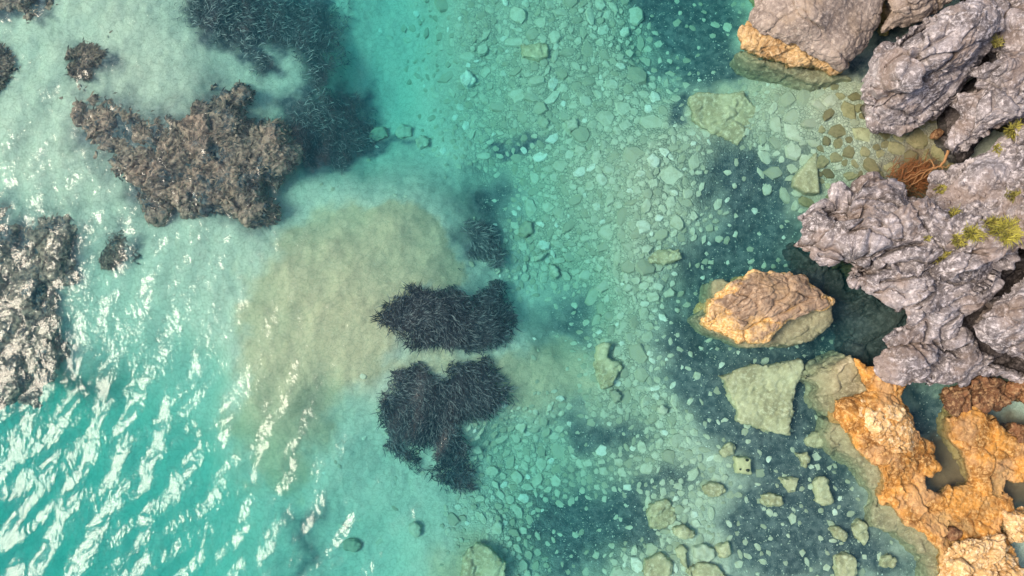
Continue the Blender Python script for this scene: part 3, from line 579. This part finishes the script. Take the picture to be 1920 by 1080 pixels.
slab([(1596,985),(1612,972),(1628,985),(1632,1005),(1622,1022),(1604,1012)], 'tall beige stone standing beside the sunken orange-shelf ledge', seed=119)
slab([(1554,995),(1570,990),(1588,1002),(1584,1012),(1565,1010)], 'small oval stone left of the tall beige stone', seed=120)
slab([(1565,1048),(1585,1036),(1605,1045),(1608,1090),(1580,1100),(1570,1075)], 'large rounded beige stone on dark gravel at the bottom edge', seed=121, lift=.22)
slab([(1648,1045),(1665,1036),(1680,1050),(1672,1064),(1650,1062)], 'pale five-sided stone near the bottom edge beside the shelf ledge', seed=122)
slab([(1116,648),(1132,640),(1145,646),(1142,668),(1166,680),(1168,692),(1150,722),(1130,728),(1118,705)], 'long olive sunken slab with a second block on its lower half', seed=123, lift=.2)
slab([(1212,482),(1235,470),(1275,466),(1278,484),(1245,496),(1220,494)], 'yellow streaked oval slab at the right edge of the cobble bed', seed=124)
slab([(975,84),(1028,80),(1029,108),(1010,114),(978,106)], 'rectangular buff slab alone among cobbles near the top edge', seed=125, mat='sunken', wob=.03, a_big=.01)
slab([(1060,228),(1076,220),(1085,228),(1083,243),(1068,250),(1060,242)], 'bright white stone with a notched top in the upper cobble bed', seed=126, mat='stone')
slab([(1028,497),(1036,493),(1048,503),(1050,515),(1040,522),(1030,510)], 'bright bluish-white stone just right of the upper seagrass clump', seed=127, mat='stone')
slab([(1000,480),(1015,473),(1028,475),(1018,487),(1003,489)], 'pale flat oval stone above the bright bluish-white stone', seed=128, mat='stone')
slab([(974,425),(985,414),(998,418),(1000,436),(985,446),(972,440)], 'rounded greenish stone with a dark dent near the deep dark patch', seed=129, mat='stone')
slab([(768,985),(778,978),(792,986),(790,1004),(782,1010),(770,998)], 'lone pale egg-shaped stone below the lower seagrass clump', seed=130, mat='stone', a_big=.01)
slab([(642,1018),(652,1010),(672,1012),(678,1025),(665,1035),(648,1032)], 'faint round grey stone on the deep green bed near the bottom', seed=131, mat='stone', a_big=.01)
slab([(865,1080),(872,1045),(895,1018),(915,1025),(950,1055),(940,1110),(880,1120)], 'big sunken yellowish boulder cut by the bottom edge left of centre', seed=132, lift=.35)
slab([(690,255),(700,240),(722,238),(728,256),(712,268),(694,266)], 'pale boulder in the dark weed right of the biggest reef, left one of three', seed=136, mat='stone')
slab([(742,240),(755,232),(772,238),(775,254),(756,260),(744,254)], 'pale boulder in the dark weed right of the biggest reef, middle one of three', seed=137, mat='stone')
slab([(780,262),(790,252),(806,258),(802,272),(786,282)], 'pale boulder in the dark weed right of the biggest reef, right one of three', seed=138, mat='stone')
slab([(862,142),(875,130),(890,140),(893,155),(878,165),(865,155)], 'round pale stone left of the rectangular buff slab, upper bed', seed=133, mat='stone')
slab([(1232,766),(1244,758),(1257,766),(1255,776),(1244,780),(1234,774)], 'white rounded stone on the edge of the dark gravel, left of the largest slab', seed=134, mat='stone')
slab([(1143,735),(1155,728),(1166,742),(1164,752),(1152,756)], 'bright white stone just below the long olive slab', seed=135, mat='stone')

# ------------------------------------------------------------------ loose stones
def stone_proto(k, seed, flat):
    r = np.random.default_rng(seed); t = (np.arange(k) + r.uniform(-.3, .3, k)) * 2 * math.pi / k
    rad = r.uniform(.70, 1.18, k); sx, sy = 1, r.uniform(.62, 1); sk = r.uniform(-.3, .3, 2)
    def ring(s, z): return np.stack([rad * s * np.cos(t) * sx, rad * s * np.sin(t) * sy, z + s * (sk[0] * np.cos(t) + sk[1] * np.sin(t)) * .35 + r.uniform(-.05, .05, k)], 1)
    rg = [ring(.85, -.45 * flat), ring(1, .05), ring(.84, .42 * flat)]
    V = np.concatenate(rg + [[[sk[0] * .05, 0, .55 * flat]]])
    Q = [[a * k + i, a * k + (i + 1) % k, (a + 1) * k + (i + 1) % k, (a + 1) * k + i] for a in (0, 1) for i in range(k)]
    T = [[2 * k + i, 2 * k + (i + 1) % k, 3 * k] for i in range(k)]
    return V, np.array(Q), np.array(T)
PROTO = [stone_proto(int(rng.integers(6, 10)), 900 + i, rng.uniform(.5, .95)) for i in range(18)]
SMALLP = [stone_proto(6, 950 + i, rng.uniform(.6, 1)) for i in range(12)]
LAND = [np.array([(1490,462),(1530,490),(1570,530),(1640,565),(1700,580),(1690,690),(1600,665),(1575,600),(1510,530)]), *[np.array(p) for p in ([(1412,-150),(1408,0),(1388,62),(1400,90),(1530,129),(1575,138),(1602,115),(1690,-150)], [(1618,150),(1680,70),(1780,15),(1850,5),(1840,130),(1750,226),(1700,240),(1640,240),(1616,200)],
  [(1835,0),(1835,140),(1770,180),(1770,280),(1790,312),(1745,332),(1700,374),(1620,350),(1495,405),(1507,458),(1570,502),(1640,563),(1682,578),(1655,660),(1590,670),(1562,780),(1650,900),(1690,970),(1770,1040),(1770,1200),(2100,1200),(2100,-100)],
  [(1388,522),(1465,515),(1563,562),(1490,645),(1330,640),(1305,600)], [(1508,706),(1592,664),(1625,735),(1650,900),(1770,1000),(1750,1100),(1640,985),(1552,818),(1535,750)])]]
PEBG, SILTG, WEED_SHADEG, GOLDG = (a.reshape(nI, nJ) for a in (pebm, siltm, weed_shadem, goldm))
COVE = [(1420,290),(1470,130),(1640,190),(1800,240),(1780,390),(1490,390),(1430,350)]
def inside(PX, PY, P, g=0): return sdpoly(PX, PY, P) < g
def scatter():
    sizes = np.concatenate([rng.uniform(16, 25, 44), rng.uniform(11, 16, 190), rng.uniform(8, 11, 620), rng.uniform(5.5, 8, 2000), rng.uniform(3.6, 5.5, 4800), rng.uniform(2.6, 3.6, 2500)])
    csz = np.concatenate([rng.uniform(18, 27, 16), rng.uniform(12, 18, 60), rng.uniform(8, 12, 220), rng.uniform(5, 8, 520), rng.uniform(3, 5, 300)])
    cell = 24; hashg = {}; out = []
    def put(a, b, r_):
        for i in range(int((a - r_) // cell), int((a + r_) // cell) + 1):
            for j in range(int((b - r_) // cell), int((b + r_) // cell) + 1): hashg.setdefault((i, j), []).append((a, b, r_))
    for a, b, r_ in TAKEN: put(a, b, r_ * .9)
    def run(sizes, PX, PY, cove, si):
        k = 0
        for s in np.sort(sizes)[::-1]:
            for _ in range(14):
                if k >= len(PX): return
                a, b = PX[k], PY[k]; k += 1; ok = True
                for i in range(int((a - s) // cell), int((a + s) // cell) + 1):
                    for j in range(int((b - s) // cell), int((b + s) // cell) + 1):
                        for (qa, qb, qr) in hashg.get((i, j), ()):
                            if (qa - a) ** 2 + (qb - b) ** 2 < (.76 * (qr + s)) ** 2: ok = False; break
                        if not ok: break
                    if not ok: break
                if ok:
                    put(a, b, s); out.append((a, b, s, cove, si[k - 1])); break
    def pool(n, x0, x1):
        PX = rng.uniform(x0, x1, n); PY = rng.uniform(-30, 1110, n)
        t = (-1.6 - CAM_H) / (_f[2] + _u[2] * (540 - PY) / FX); X = (PX - 960) / FX * t; Y = (_f[1] + _u[1] * (540 - PY) / FX) * t
        land = np.zeros(n, bool)
        for L in LAND: land |= inside(PX, PY, L, -2)
        pb, si, we, go = (grid_at(G, X, Y) for G in (PEBG, SILTG, WEED_SHADEG, GOLDG)); cv = inside(PX, PY, COVE)
        w = (pb * (1 - si) ** 3 + .004 * si + .004 * (PX > 600)) * (1 - .97 * we) * (1 - .9 * go) * np.where(PX < 960, .30, 1) * ~land
        return PX, PY, w, si, cv, land
    PX, PY, w, si, cv, land = pool(30000, 1330, 1800); k = cv & ~land; run(csz, PX[k], PY[k], True, si[k])
    PX, PY, w, si, cv, land = pool(420000, -10, 1860); k = ~cv & (rng.random(len(w)) < w); run(sizes, PX[k], PY[k], False, si[k])
    out.sort(key=lambda q_: -q_[2])
    return out
ST = scatter()
pm = [mesh_np('stone', V, [Q, T], False) for V, Q, T in PROTO]; pmc = [m_.copy() for m_ in pm]
for m_ in pm: m_.materials.append(M['stone'])
for m_ in pmc: m_.materials.append(M['cove_stone'])
PXM = CAM_H / FX * 1.07
_sa = np.array([q_[0] for q_ in ST]); _sb = np.array([q_[1] for q_ in ST]); _z = np.full(len(ST), -1.6)
def many(pa_, pb_, z_):
    t = (z_ - CAM_H) / (_f[2] + _u[2] * (540 - pb_) / FX); return np.stack([(pa_ - 960) / FX * t, (_f[1] + _u[1] * (540 - pb_) / FX) * t, z_], 1)
for _ in range(4):
    P0 = many(_sa, _sb, _z); _z = bedz(P0[:, 0], P0[:, 1])
P0 = many(_sa, _sb, _z)
acc = {'bed': [[], [], [], 0], 'cove': [[], [], [], 0]}
PASP = [np.ptp(V[:, 1]) / np.ptp(V[:, 0]) for V, Q, T in PROTO]
MARKS = [('the buff rectangular slab', 1003, 97), ('the notched white stone', 1073, 235), ('the bluish-white stone', 1038, 508), ('the islet', 1430, 575), ('the long olive slab', 1140, 685), ('the largest square slab', 1440, 745), ('the yellow streaked slab', 1245, 483), ('the upper seagrass clump', 900, 590),
  ('the lower seagrass clump', 900, 740), ('the broad yellowish slab', 1360, 215), ('the triangular slab', 1515, 330), ('the egg-shaped boulder', 1690, 190), ('the top boulder', 1500, 70), ('the holed block', 1393, 873), ('the ochre square slab', 1243, 967), ('the bright oval stone', 1322, 1037), ('the driftwood', 1725, 325),
  ('the pear-shaped stone', 1545, 920), ('the dark deep patch', 905, 455), ('the headland tip', 1510, 425), ('the hanging seagrass tuft', 855, 880), ('the big sunken boulder', 905, 1065), ('the round stone by the upper bed', 876, 147), ('the white stone under the long slab', 1155, 742)]
used = {}
def name_stone(o, a, b, s, v, asp, olive, cove, si):
    tone = 'bright white' if v > .93 else 'pale' if v > .55 else 'greenish' if v > .25 else 'dull'
    if olive: tone = 'bright olive' if v > .6 else 'dark olive'
    shape = 'oval' if asp > 1.45 else 'squat' if asp > 1.15 else 'round'; size = 'large' if s > 14 else 'mid-sized' if s > 10.5 else 'small'
    m = sorted(MARKS, key=lambda q_: (q_[1] - a) ** 2 + (q_[2] - b) ** 2)
    def way(q_):
        dx, dy = a - q_[1], b - q_[2]
        return 'left of' if dx < -2 * abs(dy) else 'right of' if dx > 2 * abs(dy) else ('above' if dy < 0 else 'below') + ('' if abs(dy) > 2 * abs(dx) else (' and left of' if dx < 0 else ' and right of'))
    base_ = f'{size} {tone} {shape} stone '; d0 = math.hypot(a - m[0][1], b - m[0][2])
    for lab in (base_ + way(m[0]) + ' ' + m[0][0], base_ + ('close ' if d0 < 75 else 'well ') + way(m[0]) + ' ' + m[0][0], base_ + f'between {m[0][0]} and {m[1][0]}', base_ + way(m[1]) + ' ' + m[1][0], base_ + way(m[2]) + ' ' + m[2][0]):
        if lab not in used: break
    used[lab] = 1; o['label'] = lab
    o['group'] = 'stones on the floor of the cove' if cove else 'stones scattered on the dark gravel' if si > .4 else 'stones of the cobble bed'
for n_, (a, b, s, cove, si) in enumerate(ST):
    p = on_bed(a, b) if n_ < 400 else None
    if p is None: p = P0[n_].copy()
    r_ = s * PXM; rot = rng.uniform(0, 6.28); sh = rng.uniform(.8, 1.2)
    olive = cove and rng.random() < sstep(1470, 1620, np.array([a]))[0]
    if n_ < 300:
        o = obj('stone', (pmc if olive else pm)[n_ % len(pm)]); o.location = (p[0], p[1], p[2] - .08 * r_); o.rotation_euler = (rng.normal() * .12, rng.normal() * .12, rot); o.scale = (r_ * sh, r_ / sh, r_ * .8)
        o['category'] = 'stone'; v = rng.random(); o.color = (v, 0, 0, 1)
        asp = sh * sh / PASP[n_ % 18]; name_stone(o, a, b, s, v, max(asp, 1 / asp), olive, cove, si)
    else:
        V, Q, T = (PROTO if s > 5.5 else SMALLP)[n_ % 12]; c, sn = math.cos(rot), math.sin(rot); A = acc['cove' if olive else 'bed']
        W = V * [r_ * sh, r_ / sh, r_ * .8]
        A[0].append(np.stack([W[:, 0] * c - W[:, 1] * sn + p[0], W[:, 0] * sn + W[:, 1] * c + p[1], W[:, 2] + p[2] - .08 * r_], 1)); A[1].append(Q + A[3]); A[2].append(T + A[3]); A[3] += len(V)
for k, A in acc.items():
    if A[0]: obj('pebbles', mesh_np('pebbles', np.concatenate(A[0]), [np.concatenate(A[1]), np.concatenate(A[2])], False), M['stone' if k == 'bed' else 'cove_stone'], kind='stuff', label='small stones filling the sunken cobble bed' if k == 'bed' else 'small olive stones on the floor of the cove')
# shell chips on the dark gravel
V0 = np.array([[1,0,0],[0,.7,0],[-1,0,0],[0,-.7,0],[0,0,.5]]); T0 = np.array([[0,1,4],[1,2,4],[2,3,4],[3,0,4]])
VV = []; TT = []; cnt = 0
PX = rng.uniform(900, 1780, 24000); PY = rng.uniform(-20, 1100, 24000); P1 = many(PX, PY, np.full(24000, -1.6)); P1[:, 2] = bedz(P1[:, 0], P1[:, 1])
for p in P1[rng.random(24000) < grid_at(SILTG, P1[:, 0], P1[:, 1]) * .9][:7500]:
    r_ = (.007 + .022 * rng.random() ** 4.0); t = rng.uniform(0, 6.28); c, sn = math.cos(t), math.sin(t); l = rng.uniform(.9, 1.7)
    W = V0 * [r_ * l, r_, r_]
    VV.append(np.stack([W[:, 0] * c - W[:, 1] * sn, W[:, 0] * sn + W[:, 1] * c, W[:, 2] + .015], 1) + p); TT.append(T0 + 5 * cnt); cnt += 1
obj('shell_fragments', mesh_np('shell_fragments', np.concatenate(VV), [np.concatenate(TT)], False), M['chip'], kind='stuff', label='white shell chips strewn over the dark sunken gravel')

# ------------------------------------------------------------------ brown reefs on the left
def reef(poly, top, label, seed, name='reef', rr=.42, ctrl=(), a_big=.11):
    c = np.mean(poly, 0); z = on_bed(*c)[2] - .10
    o = rock(name, [(a, b, z - .10) for a, b in poly], [(a, b, z + .45 * t) for a, b, t in ctrl] + [(c[0], c[1], z + .45 * top)], zbot=z - .5, rr=rr, under=-.25, vs=.055, seed=seed, mat='reef', wob=.42, a_big=a_big, big=.6, a_med=.045, med=.24, crack=.07, strata=.05, fine=.05, ang=30, stretch=1.5, label=label, cat='reef')
    me = o.data; n = len(me.vertices); co = np.empty(n * 3, np.float32); me.vertices.foreach_get('co', co); co = co.reshape(-1, 3).astype(float); no = np.empty(n * 3, np.float32); me.vertices.foreach_get('normal', no); no = no.reshape(-1, 3)
    r = np.random.default_rng(seed); k = np.flatnonzero((no[:, 2] > .15) & (co[:, 2] > bedz(co[:, 0], co[:, 1]) - .05)); k = r.choice(k, min(len(k), 2200 if len(k) > 9000 else 700), replace=False); B = co[k] - [0, 0, .02]; m = len(k)
    f = fbm(B * 1.1 + seed, 3, 71); t = 2.2 * f + r.normal(0, .8, m); dx, dy = np.cos(t), np.sin(t); L = r.uniform(.08, .20, m); w = r.uniform(.012, .026, m)
    V = np.stack([B - np.stack([-dy * w, dx * w, 0 * w], 1), B + np.stack([-dy * w, dx * w, 0 * w], 1), B + np.stack([dx * L * .6 - dy * w * .6, dy * L * .6 + dx * w * .6, L * .5], 1), B + np.stack([dx * L, dy * L, L * .45], 1)], 1)
    tone = np.clip(.35 + .5 * f + r.normal(0, .22, m), 0, 1)
    obj('weed', mesh_np('weed', V.reshape(-1, 3), [np.arange(m)[:, None] * 4 + np.arange(4)], True, {'pale': np.repeat(tone, 4)}), M['turf'], o, kind='stuff')
reef([(140,165),(235,180),(290,220),(345,225),(370,180),(420,165),(450,180),(480,230),(530,250),(535,310),(480,350),(505,390),(490,425),(440,400),(380,395),(300,410),(240,370),(200,300),(150,250)], .75, 'biggest brown reef, lobed, lying in pale sand', 201, ctrl=[(220,230,.6),(420,240,.6),(330,320,.7),(450,380,.5)])
reef([(-80,390),(60,395),(150,400),(165,450),(140,500),(100,560),(95,650),(40,745),(-80,760)], .8, 'tall brown reef running along the left edge', 202, ctrl=[(60,450,.7),(40,600,.7)])
reef([(130,100),(150,85),(190,85),(212,110),(205,140),(165,148),(135,135)], .45, 'small round brown reef alone in pale sand above the biggest reef', 203, rr=.25, a_big=.09)
reef([(-60,-40),(100,-40),(108,15),(70,35),(10,38),(-60,35)], .5, 'brown reef cut by the top left corner', 204)
reef([(-60,110),(25,105),(32,140),(18,200),(-60,215)], .5, 'low brown reef at the left edge below the corner reef', 205)
reef([(192,470),(225,430),(255,440),(268,465),(235,495),(205,490)], .4, 'small ragged reef between the left-edge reef and the biggest reef', 206, rr=.22, a_big=.09)

# ------------------------------------------------------------------ seagrass
def seagrass(poly, n, length, label, seed, pale=1.0, width=.020, dome=.12, lean=(.6, -.5)):
    r = np.random.default_rng(seed); poly = np.array(poly, float); lo = poly.min(0) - 15; hi = poly.max(0) + 15
    C = r.uniform(lo, hi, (n * 5, 2)); nz_ = fbm(xyz(C[:, 0] * .02, C[:, 1] * .02, seed), 4, 77, .6)
    sd = sdpoly(C[:, 0], C[:, 1], poly) + 20 * nz_
    keep = sd < r.uniform(-26, 5, len(C)); C = C[keep][:n]; sd = sd[keep][:n]; n = len(C)
    c0 = on_bed(*poly.mean(0)); B = np.array([at(a, b, c0[2]) for a, b in C]); B[:, 2] = bedz(B[:, 0], B[:, 1]) + dome * np.sqrt(np.clip(-sd / 40, 0, 1))
    f1 = fbm(B * .9 + seed, 3, 71); f2 = fbm(B * .9 + seed + 40, 3, 72)
    dx = lean[0] + 1.6 * f1 + r.normal(0, .5, n); dy = lean[1] + 1.6 * f2 + r.normal(0, .5, n); m = np.hypot(dx, dy) + 1e-6; dx /= m; dy /= m
    L = length * r.uniform(.4, 1.35, n); bend = r.uniform(.55, 1.0, n); curl = r.normal(0, .35, n)
    V = np.zeros((n, 4, 2, 3)); pa = np.zeros((n, 4, 2))
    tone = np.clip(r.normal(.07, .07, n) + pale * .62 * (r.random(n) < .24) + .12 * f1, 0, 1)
    for k, t in enumerate((0, .4, .75, 1.0)):
        a = curl * t; cx = dx * np.cos(a) - dy * np.sin(a); cyy = dx * np.sin(a) + dy * np.cos(a)
        hx = L * bend * t ** 1.5; p = B + np.stack([cx * hx, cyy * hx, L * (t - .45 * bend * t ** 2)], 1)
        w = width * (1, .95, .75, .25)[k] * .5; sx = np.stack([-cyy, cx, np.full(n, .35)], 1) * w
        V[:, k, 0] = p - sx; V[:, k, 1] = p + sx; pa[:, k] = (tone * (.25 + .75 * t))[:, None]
    b = np.arange(n)[:, None] * 8
    Q = np.concatenate([b + np.array([2 * k, 2 * k + 1, 2 * k + 3, 2 * k + 2]) for k in range(3)])
    me = mesh_np('seagrass_patch', V.reshape(-1, 3), [Q], True, {'pale': pa.ravel()})
    obj('seagrass_patch', me, M['slate_blade' if pale > 1 else 'blade'], label=label, cat='seagrass', group='dark seagrass patches on the sea floor')
seagrass([(715,600),(735,560),(790,545),(840,525),(855,505),(862,545),(885,550),(930,525),(958,580),(960,625),(920,660),(850,660),(770,645),(725,630)], 7600, .24, 'upper of the two big dark seagrass clumps on the beige sand', 301)
seagrass([(735,690),(790,685),(815,700),(850,680),(900,672),(930,690),(955,730),(955,755),(895,785),(855,800),(820,830),(785,840),(715,835),(712,780),(725,730)], 8600, .24, 'lower of the two big dark seagrass clumps on the beige sand', 302)
seagrass([(720,835),(785,838),(800,880),(770,880)], 700, .24, 'thin seagrass fringe at the lower left corner of the big lower clump', 303)
seagrass([(810,800),(850,795),(880,830),(890,865),(882,908),(840,914),(812,890),(820,850)], 1700, .24, 'small seagrass tuft hanging below the big lower clump', 304)
seagrass([(870,428),(925,425),(945,480),(930,495),(880,485),(868,460)], 800, .28, 'small faint seagrass patch in the deep dark spot above the clumps', 305, 1.1)
seagrass([(350,-40),(640,-40),(625,90),(600,160),(560,150),(560,100),(500,90),(520,130),(490,150),(440,100),(380,85),(350,40)], 3000, .24, 'slate-blue seagrass bed at the top edge left of the turquoise water', 306, 1.3)
seagrass([(600,160),(690,180),(700,250),(640,320),(560,312),(510,290),(520,240),(570,200)], 2200, .24, 'slate-blue seagrass bed along the right side of the biggest reef', 307, 1.3)

# ------------------------------------------------------------------ things that stand on the rocks
bpy.context.view_layer.update()
_dg = bpy.context.evaluated_depsgraph_get()
def on_rock(px, py):
    d = Vector(ray(px, py)).normalized(); ok, loc, n, i, o, m = scn.ray_cast(_dg, cam.location, d)
    return np.array(loc) if ok else at(px, py, .5)
def tuft(px, py, size, n, label, seed, yel=.5):
    r = np.random.default_rng(seed); c = on_rock(px, py); V = []; T = []; pa = []
    for k in range(n):
        t = r.uniform(0, 6.28); rad = size * r.random() ** .6 * .55; b = np.array([c[0] + rad * math.cos(t) * (1.2 + .5 * math.sin(3 * t + seed)), c[1] + rad * math.sin(t) * (.9 + .4 * math.cos(2 * t + seed)), c[2] - .08])
        t2 = t + r.normal(0, 1.3); L = size * r.uniform(.5, 1.1); out = r.uniform(.25, .9); dx, dy = math.cos(t2), math.sin(t2); w = .009 + .006 * r.random()
        m_ = b + [dx * L * out * .4, dy * L * out * .4, .08 + L * .5]; e = b + [dx * L * out, dy * L * out, .08 + L * (.8 - .4 * out)]
        s = np.array([-dy * w, dx * w, 0]); i0 = len(V); V += [b - s, b + s, m_ + s * .8, m_ - s * .8, e]; T += [[i0, i0 + 1, i0 + 2], [i0, i0 + 2, i0 + 3], [i0 + 3, i0 + 2, i0 + 4]]
        g = float(np.clip(r.normal(yel - .08, .32), 0, 1)); pa += [g * .4, g * .4, g, g, min(1, g + .2)]
    obj('grass_tuft', mesh_np('grass_tuft', np.array(V), [np.array(T)], True, {'pale': np.array(pa)}), M['grass'], label=label, cat='grass tuft', group='grass tufts growing on the cliff')
for k, a in enumerate([(1900,247,.34,220,'bright yellow-green tuft under the upper cliff at the right edge',.7), (1885,436,.50,420,'largest yellow-green tuft, on the headland near the right edge',.75), (1862,420,.34,200,'yellow tuft joined to the upper left of the largest tuft',.55),
    (1822,440,.36,240,'bright green tuft in the middle of the headland',.65), (1795,452,.26,130,'thin green tuft just left of the bright green one',.5), (1788,405,.30,160,'short olive tuft on rubble above the bright green one',.5),
    (1770,485,.36,220,'olive-yellow tuft lowest on the headland beside a pale block',.45), (1763,355,.22,110,'small upright tuft beside the white rock by the driftwood',.6), (1900,368,.28,140,'olive tuft on rubble at the right edge below the upper cliff',.4), 
    (1738,448,.14,50,'tiny tuft in the crack over the headland',.5), (1866,80,.24,120,'moss-green tuft in the crack between egg-shaped boulder and cliff',.3), (1870,280,.2,90,'pale tuft on the slope below the upper cliff',.55)]):
    tuft(a[0], a[1], a[2] * .78, a[3], a[4], 400 + k, a[5])
# rubble
rm = [m_.copy() for m_ in pm[:8]]
for m_ in rm: m_.materials.clear(); m_.materials.append(M['grey'])
for k in range(150):
    while True:
        a, b = rng.uniform(1690, 1935), rng.uniform(335, 500)
        if sdpoly(np.array([a]), np.array([b]), [(1700,400),(1760,345),(1850,330),(1940,300),(1940,420),(1860,400),(1850,470),(1780,480),(1740,440)])[0] < 0: break
    p = on_rock(a, b); r_ = rng.choice([.05, .08, .12, .17], p=[.4, .35, .18, .07]) * rng.uniform(.8, 1.2)
    o = obj('stone', rm[k % 8], parent=headland); o.location = p + [0, 0, .1 * r_]; o.rotation_euler = (rng.normal() * .35, rng.normal() * .35, rng.uniform(0, 6.28)); o.scale = (r_, r_ * rng.uniform(.7, 1), r_)
def single(px, py, z, r_, mat, label, rot, flat=1.0, cat='rock'):
    p = at(px, py, z); V, Q, T = PROTO[int(px) % 18]; o = obj('rock', mesh_np('rock', V, [Q, T], False), M[mat], label=label, cat=cat); o.location = p; o.rotation_euler = (.1, .15, rot); o.scale = (r_, r_ * .75, r_ * flat)
single(1757, 331, .35, .24, 'cream', 'white angular rock at the thick end of the driftwood', .3)
single(1793, 332, .45, .2, 'grey', 'small grey rock between the white angular rock and the slope', 1.3)
single(1756, 252, .12, .2, 'rust', 'reddish rock in the dark gap under the upper cliff', .4)

# driftwood
def tube(pts, r0, r1, k=6):
    P = np.array(pts, float); n = len(P); V = []; Q = []
    for i in range(n):
        t = P[min(i + 1, n - 1)] - P[max(i - 1, 0)]; t /= np.linalg.norm(t) + 1e-9
        s = np.cross(t, [0, 0, 1]); s /= np.linalg.norm(s) + 1e-9; u = np.cross(s, t); rad = r0 + (r1 - r0) * i / (n - 1)
        for j in range(k):
            a = 6.2832 * j / k; V.append(P[i] + rad * (math.cos(a) * s + math.sin(a) * u))
    for i in range(n - 1):
        for j in range(k): Q.append([i * k + j, i * k + (j + 1) % k, (i + 1) * k + (j + 1) % k, (i + 1) * k + j])
    return np.array(V), np.array(Q)
def limb(pix, r0, r1, n=10, jit=.02):
    P = np.array([at(*p) for p in pix]); s = np.linspace(0, len(P) - 1, n); out = np.stack([np.interp(s, np.arange(len(P)), P[:, c]) for c in range(3)], 1)
    return tube(out + rng.normal(0, jit, out.shape) * np.linspace(0, 1, n)[:, None], r0, r1)
V, Q = limb([(1778,282,.6),(1773,298,.5),(1764,312,.4),(1748,316,.32)], .04, .026)
drift = obj('driftwood', None, label='bare forked driftwood branch with thin twigs stranded in the cove', cat='driftwood')
obj('stem', mesh_np('stem', V, [Q]), M['wood'], drift)
tw = [[(1764,311,.4),(1735,322,.3),(1705,335,.2),(1685,348,.1)], [(1764,311,.4),(1740,318,.35),(1720,330,.25),(1700,358,.1)], [(1752,314,.35),(1745,296,.3),(1725,310,.25),(1702,324,.2)], [(1762,312,.4),(1775,314,.4),(1782,308,.45)],
      [(1750,316,.3),(1730,335,.25),(1712,345,.15)], [(1735,322,.3),(1722,340,.2),(1695,352,.1)], [(1748,318,.3),(1725,320,.3),(1690,340,.15)], [(1765,312,.4),(1768,322,.4)]]
for pts in tw:
    V, Q = limb(pts, .014, .006, 12, .025); obj('twig', mesh_np('twig', V, [Q]), M['wood'], drift)
VV = []; QQ = []; c = 0
for k in range(300):
    a, b = rng.normal(1710, 19), rng.normal(333, 13); t = R(-25) + rng.normal() * .6; L = rng.uniform(10, 30); zz = rng.uniform(-.06, .10)
    V, Q = limb([(a, b, zz), (a + L * .5 * math.cos(t), b + L * .5 * math.sin(t) + rng.normal() * 2, zz + .06), (a + L * math.cos(t), b + L * math.sin(t), zz)], .010, .005, 4, .01)
    VV.append(V); QQ.append(Q + c); c += len(V)
obj('twig_litter', mesh_np('twig_litter', np.concatenate(VV), [np.concatenate(QQ)]), M['twig'], kind='stuff', label='orange-brown mat of washed-up twigs under the driftwood')

print('TIME', _tm.time() - _t0)
